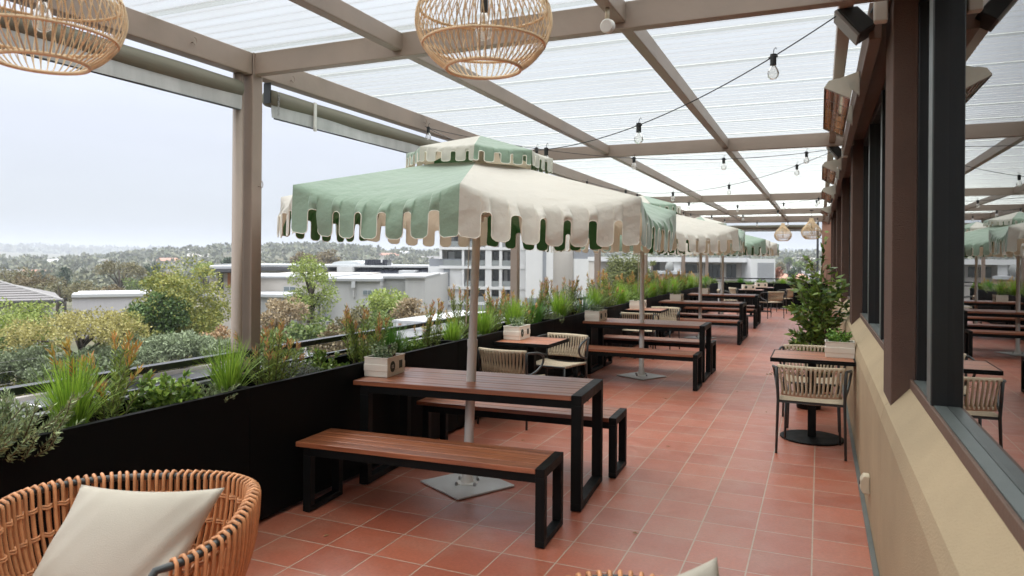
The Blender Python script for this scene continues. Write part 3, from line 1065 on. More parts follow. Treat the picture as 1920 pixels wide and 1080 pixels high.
# ================================================================== rope chairs
def rope_chair(label, loc, rz):
    """faces +Y; origin on the floor"""
    t = thing("rope_chair", label, "chair", loc, rz, "beige rope chairs with charcoal tube frames")
    def back(u, z):                       # u -1..1 across the back
        w = 0.225 + 0.03 * (z - 0.5) / 0.23
        return Vector((u * w, -0.235 - 0.05 * (1 - u * u) - 0.04 * (z - 0.44) / 0.3, z))
    # frame tubes
    for s in (-1, 1):
        mb = MB()
        mb.tube([(s * 0.262, -0.275, 0.0), (s * 0.252, -0.25, 0.44), (s * 0.256, -0.275, 0.60), (s * 0.262, -0.285, 0.715)], [0.0105, 0.0125, 0.0125, 0.0125], 10)
        part(mb, "leg", M_CHAIRMET, t, smooth=True)
        mb = MB()
        mb.tube([(s * 0.225, 0.235, 0.0), (s * 0.212, 0.205, 0.425)], [0.0105, 0.0125], 10)
        part(mb, "leg", M_CHAIRMET, t, smooth=True)
        mb = MB()
        P = [(s * 0.262, -0.285, 0.712), (s * 0.285, -0.23, 0.712), (s * 0.30, -0.12, 0.700), (s * 0.302, -0.03, 0.675), (s * 0.297, 0.015, 0.63), (s * 0.287, 0.0, 0.575), (s * 0.272, -0.08, 0.525), (s * 0.256, -0.2, 0.495), (s * 0.252, -0.25, 0.485)]
        Q = []
        for i in range(len(P) - 1):
            for q in range(4):
                a, b, c, d = [Vector(P[min(max(i + k, 0), len(P) - 1)]) for k in (-1, 0, 1, 2)]
                u = q / 4
                Q.append(0.5 * ((2 * b) + (c - a) * u + (2 * a - 5 * b + 4 * c - d) * u * u + (3 * b - a - 3 * c + d) * u ** 3))
        Q.append(Vector(P[-1]))
        mb.tube(Q, 0.0115, 10)
        part(mb, "arm", M_CHAIRMET, t, smooth=True)
    mb = MB()
    mb.tube([(-0.25, -0.245, 0.43), (0.25, -0.245, 0.43), (0.212, 0.21, 0.43), (-0.212, 0.21, 0.43)], 0.011, 8, closed=True)
    part(mb, "seat_frame", M_CHAIRMET, t, smooth=True)
    # rope wrapped back
    mb = MB()
    for z in (0.725, 0.50):
        mb.tube([back(u, z) for u in np.linspace(-1, 1, 15)], 0.0165, 10)
    n = 15
    for k in range(n):
        u = -0.95 + 1.9 * k / (n - 1)
        for sgn in (-1, 1):
            du = 0.026 * sgn
            for q in (-1, 1):
                pts = []
                for z in np.linspace(0.50, 0.725, 7):
                    p = back(u + du * (1 - 2 * (z - 0.5) / 0.225) * 0.5 + q * 0.008, z)
                    p.y += sgn * (0.0165 * abs((z - 0.6125) / 0.1125) + 0.002)
                    pts.append(p)
                mb.tube(pts, 0.0066, 5)
    part(mb, "backrest", M_ROPE, t, smooth=True)
    mb = MB()
    n = 30
    for k in range(n):
        y = -0.235 + 0.44 * k / (n - 1)
        w = 0.25 - 0.038 * (y + 0.245) / 0.455
        tw = 0.006 * math.sin(k * 2.1)
        pts = [(x * w, y + tw * (1 - x * x) + (0.012 * x if k % 2 else -0.012 * x) * 0.5, 0.442 - 0.022 * (1 - x * x)) for x in np.linspace(-1.04, 1.04, 9)]
        pts = [(pts[0][0], pts[0][1], 0.424)] + pts + [(pts[-1][0], pts[-1][1], 0.424)]
        mb.tube(pts, 0.0062, 5)
    part(mb, "seat", M_ROPE, t, smooth=True)
    return t


ch0 = rope_chair("rope chair with its back to the camera at the cafe table by the tan wall", (-0.055, 6.56, 0), rad(-1))
CH = [((-0.06, 7.52), 180 + 3, "rope chair facing the camera behind the cafe table by the tan wall"),
      ((-2.74, 6.42), -4, "rope chair with its back to the camera, behind the nearest picnic table"),
      ((-2.68, 7.42), 172, "rope chair facing the camera at the cafe table behind the nearest picnic table"),
      ((-2.70, 11.52), 3, "rope chair with its back to the camera, behind the second picnic table"),
      ((-2.56, 12.52), 176, "rope chair facing the camera at the cafe table behind the second picnic table"),
      ((-1.26, 20.75), 40, "rope chair turned from the camera on the aisle side of the closer far table"),
      ((-2.36, 21.05), -80, "rope chair side on at the far end, left of the closer far table"),
      ((-1.06, 22.9), 70, "rope chair at the far end on the aisle side of the farthest table"),
      ((-2.2, 22.75), -60, "rope chair at the far end, left of the farthest table")]
for (x, y), a, lb in CH:
    dup(ch0, (x, y, 0), rad(a), lb)

# ================================================================== planter boxes with herbs
def text_mesh(s, size, m, parent, loc, rot):
    cu = bpy.data.curves.new("lettering", 'FONT')
    cu.body = s
    cu.size = size
    cu.align_x = 'CENTER'
    cu.align_y = 'CENTER'
    cu.extrude = 0.0003
    tmp = bpy.data.objects.new("lettering", cu)
    me = bpy.data.meshes.new_from_object(tmp)
    bpy.data.objects.remove(tmp)
    me.materials.clear()
    me.materials.append(m)
    o = bpy.data.objects.new("lettering", me)
    COL.objects.link(o)
    o.parent = parent
    o.location = loc
    o.rotation_euler = rot
    return o


def herb_crown(name, m, par, c, rx, ry, h, n, L, seed):
    g = np.random.default_rng(seed)
    ns = max(6, n // 14)
    P, D = [], []
    for k in range(ns):
        a = g.uniform(0, 2 * PI)
        r = math.sqrt(g.uniform(0, 1))
        b = np.array([c[0] + rx * 0.6 * r * math.cos(a), c[1] + ry * 0.6 * r * math.sin(a), c[2]])
        tip = np.array([c[0] + rx * 1.15 * r * math.cos(a), c[1] + ry * 1.15 * r * math.sin(a), c[2] + h * g.uniform(0.5, 1.05)])
        for q in range(14):
            t = g.uniform(0.15, 1.0)
            p = b + (tip - b) * t
            d = np.array([g.normal(), g.normal(), g.uniform(-0.2, 1.1)])
            P.append(p)
            D.append(d)
    P, D = np.array(P), np.array(D)
    V = leaf_quads(P, D, g.uniform(0.7, 1.2, len(P)) * L, g.uniform(0.5, 0.7, len(P)) * L)
    return quads(name, V, m, par)


def planter_box(label, loc, rz, L, W, leaf, seed, sticker=None, h=0.11, leafL=0.024, nleaf=420, card=False, side='x'):
    """cream grooved box, length along Y; origin at its base"""
    t = thing("planter_box", label, "planter box", loc, rz, "cream planter boxes with herbs on the tables")
    H = 0.135
    mb = MB()
    th = 0.006
    prof = [0.0, 0.012, 0.040, 0.043, 0.088, 0.091, H]
    off = [0.0, 0.0, 0.0, 0.003, 0.003, 0.0, 0.0]
    loops = []
    for z, o in zip(prof, off):
        x, y = W / 2 + o, L / 2 + o
        loops.append([(-x, -y, z), (x, -y, z), (x, y, z), (-x, y, z)])
    loops.append([(-W / 2 - 0.004, -L / 2 - 0.004, H), (W / 2 + 0.004, -L / 2 - 0.004, H), (W / 2 + 0.004, L / 2 + 0.004, H), (-W / 2 - 0.004, L / 2 + 0.004, H)])
    loops.append([(p[0], p[1], H + 0.006) for p in loops[-1]])
    x, y = W / 2 - th, L / 2 - th
    loops.append([(-x, -y, H + 0.006), (x, -y, H + 0.006), (x, y, H + 0.006), (-x, y, H + 0.006)])
    loops.append([(-x, -y, 0.02), (x, -y, 0.02), (x, y, 0.02), (-x, y, 0.02)])
    vs = [p for l_ in loops for p in l_]
    fs = [(3, 2, 1, 0)]
    for i in range(len(loops) - 1):
        for k in range(4):
            fs.append((i * 4 + k, i * 4 + (k + 1) % 4, i * 4 + 4 + (k + 1) % 4, i * 4 + 4 + k))
    i = (len(loops) - 1) * 4
    fs.append((i, i + 1, i + 2, i + 3))
    mb.add(vs, fs)
    part(mb, "box", M_BOXW, t, bevel=0.002)
    mb = MB()
    mb.box(-W / 2 + th + 0.001, W / 2 - th - 0.001, -L / 2 + th + 0.001, L / 2 - th - 0.001, 0.10, 0.115)
    part(mb, "soil", M_SOIL, t)
    if sticker:
        mb = MB()
        xf = W / 2 + 0.0035
        y0 = -L / 2 + 0.075
        mb.add([(xf + 0.0012, y0 + 0.036 * math.cos(a), 0.070 + 0.040 * math.sin(a)) for a in np.linspace(0, 2 * PI, 29)[:-1]] +
               [(xf - 0.001, y0 + 0.036 * math.cos(a), 0.070 + 0.040 * math.sin(a)) for a in np.linspace(0, 2 * PI, 29)[:-1]],
               [tuple(range(28)), tuple(range(55, 27, -1))] + [(k, k + 28, (k + 1) % 28 + 28, (k + 1) % 28) for k in range(28)])
        s = part(mb, "sticker", M_STICK, t)
        if len(sticker) > 0 and sticker != "-":
            text_mesh(sticker, 0.036, M_INK, s, (xf + 0.0016, y0, 0.070), (PI / 2, 0, PI / 2))
        mb = MB()
        y1 = L / 2 - 0.07
        mb.box(xf - 0.001, xf + 0.0011, y1 - 0.024, y1 + 0.024, 0.045, 0.102)
        part(mb, "sticker", M_STICK, t)
    herb_crown("herbs", leaf, t, (0, 0.0 if not card else -0.02, 0.115), W * 0.48, L * 0.42, h, nleaf, leafL, seed)
    if card:
        mb = MB()
        mb.box(0.02, 0.024, 0.0, 0.05, 0.13, 0.215)
        part(mb, "name_card", M_SPK, t)
        mb = MB()
        mb.lathe([(0.022, 0.0), (0.022, 0.035), (0.020, 0.037)], 18, (0.035, 0.055, 0.115))
        part(mb, "jar", mat("amber_jar", (0.14, 0.035, 0.012), 0.25), t, smooth=True)
        mb = MB()
        mb.lathe([(0.023, 0.0), (0.023, 0.012)], 18, (0.035, 0.055, 0.1525))
        part(mb, "lid", mat("bamboo_lid", (0.5, 0.34, 0.18), 0.6), t)
    return t


planter_box("cream planter box with variegated herbs and a small black card on the nearest picnic table", (-2.958, 4.46, 0.7365), rad(5), 0.27, 0.188, M_HERB, 1, "02", 0.125, 0.022, 620, True)
planter_box("cream planter box with pale herbs on the cafe table behind the nearest picnic table", (-2.955, 6.96, 0.747), rad(0), 0.30, 0.18, M_HERB, 2, "6", 0.12, 0.026, 360)
planter_box("cream planter box with dark herbs on the second picnic table", (-2.88, 9.62, 0.7365), rad(-2), 0.34, 0.21, M_HERB, 3, "-", 0.11, 0.026, 360)
planter_box("cream planter box with herbs on the cafe table behind the second picnic table", (-2.86, 12.05, 0.747), rad(0), 0.34, 0.21, M_BROAD, 4, "-", 0.12, 0.03, 300)
planter_box("cream planter box with herbs on the third picnic table", (-2.72, 14.9, 0.7365), 0, 0.34, 0.22, M_BROAD, 5, "-", 0.12, 0.03, 260)
planter_box("cream planter box with herbs on the fourth picnic table", (-2.66, 18.3, 0.7365), 0, 0.34, 0.22, M_BROAD, 6, "-", 0.13, 0.03, 260)
planter_box("cream planter box with bright green herbs on the cafe table by the tan wall", (0.168, 6.96, 0.747), rad(90), 0.235, 0.17, M_HERBG, 7, None, 0.13, 0.028, 420)
planter_box("cream planter box with a black sticker on the closer far cafe table", (-1.85, 21.15, 0.747), rad(-70), 0.34, 0.2, M_HERBG, 8, "-", 0.14, 0.03, 200)
planter_box("cream planter box with a black sticker on the farthest cafe table", (-1.66, 23.15, 0.747), rad(-70), 0.34, 0.2, M_HERBG, 9, "-", 0.14, 0.03, 200)

# ================================================================== parasols
def cloth_ring(mb, pip, r0, z0, r1, z1, sag, depth, gaps, gw, cut, ns_roof, colour0, wr, seed, pr):
    """octagonal canopy with scalloped valance; panel 0 is centred on -90 degrees"""
    g = np.random.default_rng(seed)
    for k in range(8):
        a0, a1 = rad(-112.5 + 45 * k), rad(-67.5 + 45 * k)
        A, B = Vector((r1 * math.cos(a0), r1 * math.sin(a0), 0)), Vector((r1 * math.cos(a1), r1 * math.sin(a1), 0))
        A0, B0 = A * (r0 / r1), B * (r0 / r1)
        out = Vector((math.cos((a0 + a1) / 2), math.sin((a0 + a1) / 2), 0))
        cols = [0.0, 0.012]
        for c in gaps:
            cols += [c - gw * 2.0, c - gw * 1.3, c - gw * 1.08, c - gw * 1.005, c - gw * 0.995, c - gw * 0.8, c - gw * 0.45, c, c + gw * 0.45, c + gw * 0.8, c + gw * 0.995, c + gw * 1.005, c + gw * 1.08, c + gw * 1.3, c + gw * 2.0]
        cols += [0.988, 1.0]
        cols = sorted(set(round(c, 5) for c in cols if 0 <= c <= 1))
        cents = [0.0] + [(x + y) / 2 for x, y in zip(gaps[:-1], gaps[1:])] + [1.0]
        fl = {i: (g.normal() * 0.010, g.normal() * 0.012, g.normal() * 0.008) for i in range(len(gaps) + 1)}
        ph = g.uniform(0, 6, 6)
        def hem(s):
            d = min(abs(s - c) for c in gaps)
            lobe_edge = min(s, 1 - s)
            if d < gw:
                q = d / gw
                return depth - cut - 0.016 * (depth / 0.27) * (1 - 1) + 0.020 * (depth / 0.27) * (1 - math.sqrt(max(0, 1 - q * q)))
            q = min(1.0, (d - gw) / (gw * 1.4))
            h = depth - 0.030 * (depth / 0.27) * (1 - math.sqrt(max(0, 1 - (1 - q) ** 2)))
            if lobe_edge < 0.014:
                h -= 0.02 * (depth / 0.27) * (1 - lobe_edge / 0.014)
            return h
        NR, NV = ns_roof, 9
        P = []
        hems = []
        for s in cols:
            bulge = 4 * s * (1 - s)
            col = []
            E = A.lerp(B, s) - out * (0.030 * bulge * (r1 / 1.4))
            I = A0.lerp(B0, s)
            ze = z1 - sag * bulge
            for i in range(NR + 1):
                t = i / NR
                q = I.lerp(E, t)
                z = z0 + (z1 - z0) * t - sag * bulge * t ** 4.5 - 0.022 * (r1 / 1.4) * math.sin(PI * t) * bulge
                z += wr * 0.25 * math.sin(9 * s + ph[0] + 3 * t) * t * bulge
                col.append(Vector((q.x, q.y, z)))
            lob = sum(1 for c in gaps if s > c)
            f = fl[lob]
            h = hem(s) - sag * 0.72 * bulge
            tgt = Vector((0, 0, -1))
            for j in range(1, NV + 1):
                v = j / NV
                dz = h * v
                wob = wr * (math.sin(13 * s + ph[1] + 4 * v) * 0.35 + math.sin(31 * s + ph[2] - 6 * v) * 0.22 + 0.4 * math.sin(7 * s + ph[3] + 5 * v)) * v
                off = 0.040 * (depth / 0.27) * math.sin(min(1, v * 1.3) * PI / 2) * bulge + f[0] * v * v * (depth / 0.2) + wob
                tng = (B - A).normalized()
                col.append(Vector((E.x, E.y, ze - dz)) + out * off + tng * (f[2] * v * v))
            hems.append(col[-1])
            P.append(col)
        mb.grid(P, (k + colour0) % 2)
        pip.tube(hems, pr, 5)


def parasol(label, loc, rz, flip, seed, tilt=0.0):
    t = thing("parasol", label, "parasol", loc, rz, "green and cream octagonal parasols with scalloped edges")
    mb, pp = MB(), MB()
    cloth_ring(mb, pp, 0.36, 2.235, 1.40, 1.985, 0.10, 0.270, [0.135 + 0.1465 * k for k in range(6)], 0.0255, 0.145, 16, flip, 0.011, seed, 0.0024)
    c = part(mb, "canopy", [M_GREEN, M_CREAM], t, smooth=True)
    part(pp, "piping", M_PIPING, c, smooth=True)
    mb, pp = MB(), MB()
    cloth_ring(mb, pp, 0.02, 2.465, 0.52, 2.325, 0.010, 0.100, [0.125 + 0.25 * k for k in range(4)], 0.042, 0.064, 8, 1 - flip, 0.004, seed + 50, 0.0030)
    c = part(mb, "top_tier", [M_GREEN, M_CREAM], t, smooth=True)
    part(pp, "piping", M_PIPING, c, smooth=True)
    mb = MB()
    mb.tube([(0, 0, 0.02), (0, 0, 0.985)], 0.034, 20)
    mb.tube([(0, 0, 0.98), (0, 0, 1.03)], 0.0365, 20)
    mb.tube([(0, 0, 1.02), (0, 0, 2.46)], 0.029, 20)
    part(mb, "pole", M_POLE, t, smooth=False)
    mb = MB()
    mb.tube([(-0.034, -0.01, 0.26), (-0.075, -0.012, 0.26)], 0.008, 8)
    mb.tube([(-0.075, -0.012, 0.26), (-0.105, -0.012, 0.26)], 0.020, 10)
    part(mb, "knob", M_SPK, t)
    mb = MB()
    a = rad(16.5 + 45)
    pts = [(0.24 * 1.414 * math.cos(a - rad(45) + PI / 2 * k), 0.24 * 1.414 * math.sin(a - rad(45) + PI / 2 * k)) for k in range(4)]
    mb.prism(pts, 'z', 0.004, 0.016)
    b = part(mb, "base_plate", M_PLATE, t, bevel=0.003)
    mb = MB()
    mb.lathe([(0.075, 0.016), (0.075, 0.022), (0.045, 0.026), (0.038, 0.10), (0.036, 0.11)], 24)
    part(mb, "socket", M_POLE, b)
    for k in range(4):
        aa = a + PI / 2 * k
        mb = MB()
        mb.lathe([(0.011, 0.016), (0.011, 0.036), (0.006, 0.040)], 8, (0.092 * math.cos(aa), 0.092 * math.sin(aa), 0))
        part(mb, "bolt", M_BOLT, b)
    mb = MB()
    mb.tube([(0, 0, 2.20), (0, 0, 2.30)], 0.05, 16)
    part(mb, "hub", M_POLE, t)
    mb = MB()
    mb.tube([(0, 0, 1.86), (0, 0, 1.93)], 0.048, 16)
    part(mb, "runner", M_POLE, t)
    for k in range(8):
        aa = rad(-67.5 + 45 * k)
        d = Vector((math.cos(aa), math.sin(aa), 0))
        mb = MB()
        mb.tube([d * 0.045 + Vector((0, 0, 2.255)), d * 1.37 + Vector((0, 0, 1.972))], 0.010, 6)
        r = part(mb, "rib", M_POLE, t)
        mb = MB()
        mb.tube([d * 0.045 + Vector((0, 0, 1.90)), d * 0.72 + Vector((0, 0, 2.10))], 0.008, 6)
        part(mb, "strut", M_POLE, r)
    mb = MB()
    mb.tube([(-0.05, -0.012, 2.2), (-0.052, -0.012, 1.15)], 0.0025, 5)
    mb.tube([(-0.043, -0.022, 2.2), (-0.044, -0.022, 1.15), (-0.052, -0.012, 1.12)], 0.0025, 5)
    part(mb, "pull_cord", M_PIPING, t)
    if tilt:                                # the pole leans a little in its socket
        q = Matrix.Rotation(tilt, 4, Vector((-ST, CT, 0)))
        for ch in t.children:
            if not ch.name.startswith("base_plate"):
                ch.matrix_basis = q
    return t


parasol("nearest green and cream parasol, its grey pole through the nearest picnic table", (-2.275, 4.478, 0), 0, 0, 1, 0.03)
parasol("second parasol from the camera, its pole through the second picnic table", (-2.22, 9.58, 0), rad(1), 0, 2)
parasol("third parasol from the camera with its green panel turned to the aisle", (-2.22, 14.74, 0), rad(-1), 1, 3)
parasol("farthest parasol, its cream panel turned to the aisle", (-2.22, 18.32, 0), rad(1), 0, 4)

# ================================================================== rattan pendants
def pendant(label, loc, R, zdrop, seed, far=False, flare=False):
    """origin at the widest point; local z up"""
    t = thing("pendant_lamp", label, "lamp", loc, rad(seed * 17), "woven rattan pendant lamps under the roof")
    k = R / 0.225
    prof = [(0.124, -0.155), (0.165, -0.125), (0.203, -0.078), (0.221, -0.03), (0.225, 0.0), (0.220, 0.035), (0.203, 0.075), (0.168, 0.125), (0.120, 0.180), (0.075, 0.235), (0.045, 0.29), (0.034, 0.33)]
    prof = [(a * k, b * k) for a, b in prof]
    # smooth profile
    pr = []
    for i in range(len(prof) - 1):
        for q in range(3):
            a, b, c, d = [np.array(prof[min(max(i + j, 0), len(prof) - 1)]) for j in (-1, 0, 1, 2)]
            u = q / 3
            pr.append(tuple(0.5 * ((2 * b) + (c - a) * u + (2 * a - 5 * b + 4 * c - d) * u * u + (3 * b - a - 3 * c + d) * u ** 3)))
    pr.append(prof[-1])
    N = 40 if far else 54
    th = (0.0038 if far else 0.0019) * max(1, k * 0.9)
    mb = MB()
    nst = len(pr)
    for j in range(N):
        for sgn in (-1, 1):
            pts = []
            for i, (r, z) in enumerate(pr):
                u = i / (nst - 1)
                a = 2 * PI * (j / N) + sgn * (0.018 + 0.26 * max(0, u - 0.10)) + (0.0 if sgn > 0 else PI / N * 0.6)
                rr = r + sgn * th * 0.9
                pts.append((rr * math.cos(a), rr * math.sin(a), z))
            mb.tube(pts, th, 4, caps=False)
    s = part(mb, "lamp_shade", M_RATTAN, t, smooth=True)
    for zr, tt in ((-0.155, 0.0055), (-0.078, 0.004), (0.045, 0.0038), (0.33, 0.005)):
        mb = MB()
        z = zr * k
        r = float(np.interp(z, [b for a, b in pr], [a for a, b in pr]))
        mb.tube([((r) * math.cos(a), (r) * math.sin(a), z) for a in np.linspace(0, 2 * PI, 49)[:-1]], tt * max(1, k * 0.9) + th * 0.5, 6, closed=True)
        part(mb, "ring", M_RATTAN, s, smooth=True)
    mb = MB()
    mb.tube([(0, 0, 0.035 * k), (0, 0, 0.115 * k)], 0.0135, 12)
    part(mb, "bulb_socket", M_CORD, t)
    mb = MB()
    mb.lathe([(0.010, 0.036 * k), (0.013, 0.02), (0.024, -0.005), (0.029, -0.028), (0.024, -0.05), (0.010, -0.060), (0.001, -0.062)], 18)
    b = part(mb, "bulb", M_BULB, t, smooth=True)
    mb = MB()
    mb.tube([(0, 0, 0.02), (0, 0, -0.03)], 0.004, 6)
    part(mb, "filament", mat("brass_filament", (0.6, 0.36, 0.12), 0.4), b)
    mb = MB()
    mb.tube([(0, 0, 0.115 * k), (0, 0, zdrop)], 0.004, 6)
    part(mb, "cord", M_CORD, t)
    mb = MB()
    mb.lathe([(0.04, zdrop - 0.02), (0.045, zdrop - 0.004), (0.045, zdrop)], 20)
    part(mb, "ceiling_rose", M_CORD, t)
    return t


pendant("large woven rattan pendant lamp in front of the first cross beam, seen whole", (-1.03, 2.125, 2.392), 0.225, 0.49, 1)
pendant("large woven rattan pendant lamp cut off by the top left corner of the photo", (-2.16, 1.40, 2.342), 0.225, 0.54, 2)
pendant("small far rattan pendant lamp at the end of the terrace, left one", (-0.98, 21.9, 2.31), 0.235, 0.57, 3, True)
pendant("small far rattan pendant lamp at the end of the terrace, right one", (-0.20, 19.7, 2.31), 0.245, 0.57, 4, True)

# ================================================================== festoon lights
def festoon(label, A, B, sag, ts, drop=0.012):
    A, B = Vector(A), Vector(B)
    t = thing("festoon_light", label, "string lights", A, 0, "festoon light strings zigzagging under the roof")
    def at(u):
        return (B - A) * u + Vector((0, 0, -4 * sag * u * (1 - u)))
    mb = MB()
    mb.tube([at(u) for u in np.linspace(0, 1, 41)], 0.0032, 5)
    part(mb, "cord", M_CORD, t, smooth=True)
    for u in ts:
        p = at(u)
        mb = MB()
        mb.tube([p + Vector((0, 0, 0.012)), p + Vector((0, 0, -0.045))], 0.0155, 10)
        mb.tube([p + Vector((0, 0, 0.010)), p + Vector((0.003, 0, 0.035)), p + Vector((0.012, 0, 0.045)), p + Vector((0.016, 0, 0.035))], 0.0022, 5)
        d = (B - A).normalized()
        mb.tube([p - d * 0.024 + Vector((0, 0, -0.002)), p + d * 0.024 + Vector((0, 0, -0.002))], 0.0065, 6)
        h = part(mb, "bulb_holder", M_CORD, t, smooth=False)
        mb = MB()
        prof = [(0.0135, -0.045), (0.015, -0.052), (0.024, -0.068), (0.0285, -0.084), (0.025, -0.102), (0.014, -0.113), (0.001, -0.116)]
        mb.lathe(prof, 16, p)
        part(mb, "bulb", M_BULB, h, smooth=True)
    return t


festoon("festoon string from the speaker by the nearest pillar down to the left edge beam", (0.06, 3.60, 2.735), (-3.545, 6.02, 2.885), 0.41, [0.078, 0.303, 0.53, 0.757, 0.985])
festoon("festoon string from the edge beam over the nearest parasol to the second cross beam", (-3.545, 6.04, 2.875), (0.12, 8.30, 2.79), 0.20, [0.255, 0.49, 0.715, 0.93])
festoon("festoon string from the wall at the second cross beam back out over the second parasol", (0.12, 8.46, 2.79), (-3.545, 11.0, 2.87), 0.32, [0.10, 0.32, 0.54, 0.76, 0.97])
festoon("festoon string over the second and third parasols towards the wall heaters", (-3.545, 11.02, 2.87), (0.12, 14.6, 2.80), 0.28, [0.2, 0.4, 0.6, 0.8, 0.96])
festoon("festoon string in front of the third cross beam from the camera", (0.12, 14.8, 2.80), (-3.545, 17.6, 2.87), 0.28, [0.05, 0.25, 0.45, 0.65, 0.85])
festoon("farthest festoon string crossing in front of the rattan lamps", (-3.545, 17.62, 2.87), (0.12, 21.6, 2.80), 0.24, [0.15, 0.35, 0.55, 0.75, 0.95])

# ================================================================== wall heaters, speakers, boxes
def heater(label, y0, L):
    t = thing("wall_heater", label, "heater", (0.22, y0, 2.68), 0, "off-white radiant heaters on the fascia board")
    ox, oz = 0.22, 2.68
    def q(x, z):
        return (x - ox, z - oz)
    sec = [q(0.017, 2.697), q(0.045, 2.738), q(0.095, 2.750), q(0.150, 2.722), q(0.178, 2.665), q(0.170, 2.617)]
    mb = MB()
    n = len(sec)
    for y in (0.0, L):                      # end caps
        a, b = (y - 0.006, y) if y == 0 else (y, y + 0.006)
        mb.prism(sec, 'y', a, b)
    sh = [(x, z) for x, z in sec]
    vs = [(x, 0, z) for x, z in sh] + [(x, L, z) for x, z in sh]
    mb.add(vs, [(i, i + 1, i + 1 + n, i + n) for i in range(n - 1)])
    part(mb, "housing", M_HEATER, t)
    mb = MB()
    inner = [q(0.030, 2.700), q(0.055, 2.728), q(0.095, 2.738), q(0.140, 2.712), q(0.165, 2.664), q(0.163, 2.630)]
    vs = [(x, 0.004, z) for x, z in inner] + [(x, L - 0.004, z) for x, z in inner]
    mb.add(vs, [(i + n, i + 1 + n, i + 1, i) for i in range(n - 1)])
    mb.add([(x, L - 0.008, z) for x, z in inner], [tuple(range(n))])
    part(mb, "reflector", M_REFL, t, smooth=True)
    mb = MB()
    A, B = q(0.019, 2.692), q(0.168, 2.613)
    for k in range(6):
        u = k / 5
        x, z = A[0] + (B[0] - A[0]) * u, A[1] + (B[1] - A[1]) * u
        mb.tube([(x, 0, z), (x, L, z)], 0.0022, 5)
    for k in range(6):
        y = k * L / 5
        mb.tube([(A[0], y, A[1]), (B[0], y, B[1])], 0.0026, 5)
    part(mb, "grille", M_BOLT, t)
    mb = MB()
    cx, cz = q(0.095, 2.668)
    mb.tube([(cx, 0.02, cz), (cx, L - 0.02, cz)], 0.009, 10)
    part(mb, "heating_tube", mat("quartz_tube", (0.55, 0.42, 0.36), 0.25), t, smooth=True)
    for y in (0.02, L - 0.42):
        mb = MB()
        tri = [q(0.075, 2.745), q(0.150, 2.700), q(0.219, 2.640), q(0.2205, 2.790)]
        mb.prism(tri, 'y', y, y + 0.004)
        mb.box(q(0.2165, 0)[0], q(0.2215, 0)[0], y, y + 0.05, q(0, 2.64)[1], q(0, 2.79)[1])
        part(mb, "bracket", M_HEATER, t)
    return t


heater("nearest off-white radiant heater with wire grille, just past the nearest pillar", 4.90, 1.50)
heater("off-white radiant heater just past the second cross beam at the wall", 8.95, 1.50)
heater("third off-white radiant heater from the camera along the fascia", 12.2, 1.50)
heater("farthest off-white radiant heater along the fascia, above the rattan lamps", 16.8, 1.40)


def speaker(label, y):
    t = thing("loudspeaker", label, "speaker", (0.17, y, 2.885), 0, "black loudspeakers under the cross beams")
    sec = [(0.069, 2.838), (0.178, 2.70), (0.250, 2.745), (0.165, 2.842)]
    mb = MB()
    mb.prism([(x - 0.17, z - 2.84) for x, z in sec], 'y', 0, 0.2)
    part(mb, "cabinet", M_SPK, t, bevel=0.006)
    mb = MB()
    d = Vector((0.178 - 0.069, 0, 2.70 - 2.838)).normalized()
    nrm = Vector((d.z, 0, -d.x))
    a, b = Vector((0.069 - 0.17, 0, -0.002)), Vector((0.178 - 0.17, 0, -0.14))
    pts = [a, b, b + nrm * 0.014, a + nrm * 0.014]
    mb.prism([(p.x, p.z) for p in pts], 'y', 0.006, 0.194)
    part(mb, "front_grille", mat("grey_grille", (0.24, 0.24, 0.23), 0.6), t, bevel=0.003)
    mb = MB()
    mb.tube([(0.06, 0.1, -0.01), (0.075, 0.1, 0.02), (0.13, 0.1, 0.0)], 0.006, 6)
    part(mb, "mount", M_CHAIRMET, t)
    return t


speaker("black wedge loudspeaker under the nearest cross beam beside the brown pillar", 3.95)
speaker("black wedge loudspeaker under the second cross beam at the wall", 8.62)
speaker("small far black loudspeaker on the wall by the third cross beam", 15.45)
for lb, (x, y, z) in (("white junction box with cables beside the nearest loudspeaker", (0.272, 3.94, 2.79)), ("white junction box beside the loudspeaker at the second cross beam", (0.245, 8.52, 2.73)), ("small white junction box high on the wall past the third heater", (0.245, 11.7, 2.76))):
    t = thing("junction_box", lb, "junction box", (x, y, z), 0, "white junction boxes high on the wall")
    mb = MB()
    mb.box(-0.035, 0.028, -0.03, 0.03, -0.005, 0.105)
    part(mb, "cover", M_WHITE, t, bevel=0.008)
    mb = MB()
    mb.tube([(0, 0, 0.105), (0, 0, 0.13), (-0.012, 0, 0.15), (-0.01, 0.03, 0.18)], 0.011, 8)
    part(mb, "conduit", M_WHITE, t, smooth=True)

t = thing("ceiling_sensor", "small round off-white fitting on a short stem under a rafter near the first cross beam", "sensor", (-1.0, 3.50, 2.88))
mb = MB()
mb.tube([(0, 0, 0), (0, -0.004, -0.055)], 0.011, 10)
part(mb, "stem", M_IVORY, t, smooth=True)
mb = MB()
mb.tube([(0.004, 0.014, -0.088), (0.0, -0.012, -0.092), (-0.001, -0.018, -0.093)], [0.036, 0.036, 0.03], 24)
part(mb, "disc", M_WHITE, t, smooth=False)

t = thing("power_outlet", "ivory weatherproof power outlet low on the tan wall", "power outlet", (0.29, 4.86, 0.24))
mb = MB()
mb.prism([(-0.001, -0.055), (-0.040, -0.052), (-0.055, -0.02), (-0.052, 0.025), (-0.035, 0.055), (-0.001, 0.055)], 'y', -0.045, 0.045)
part(mb, "cover", M_IVORY, t, bevel=0.006)
mb = MB()
mb.box(-0.0585, -0.054, -0.02, 0.02, -0.004, 0.016)
part(mb, "switch", M_CHAIRMET, t)

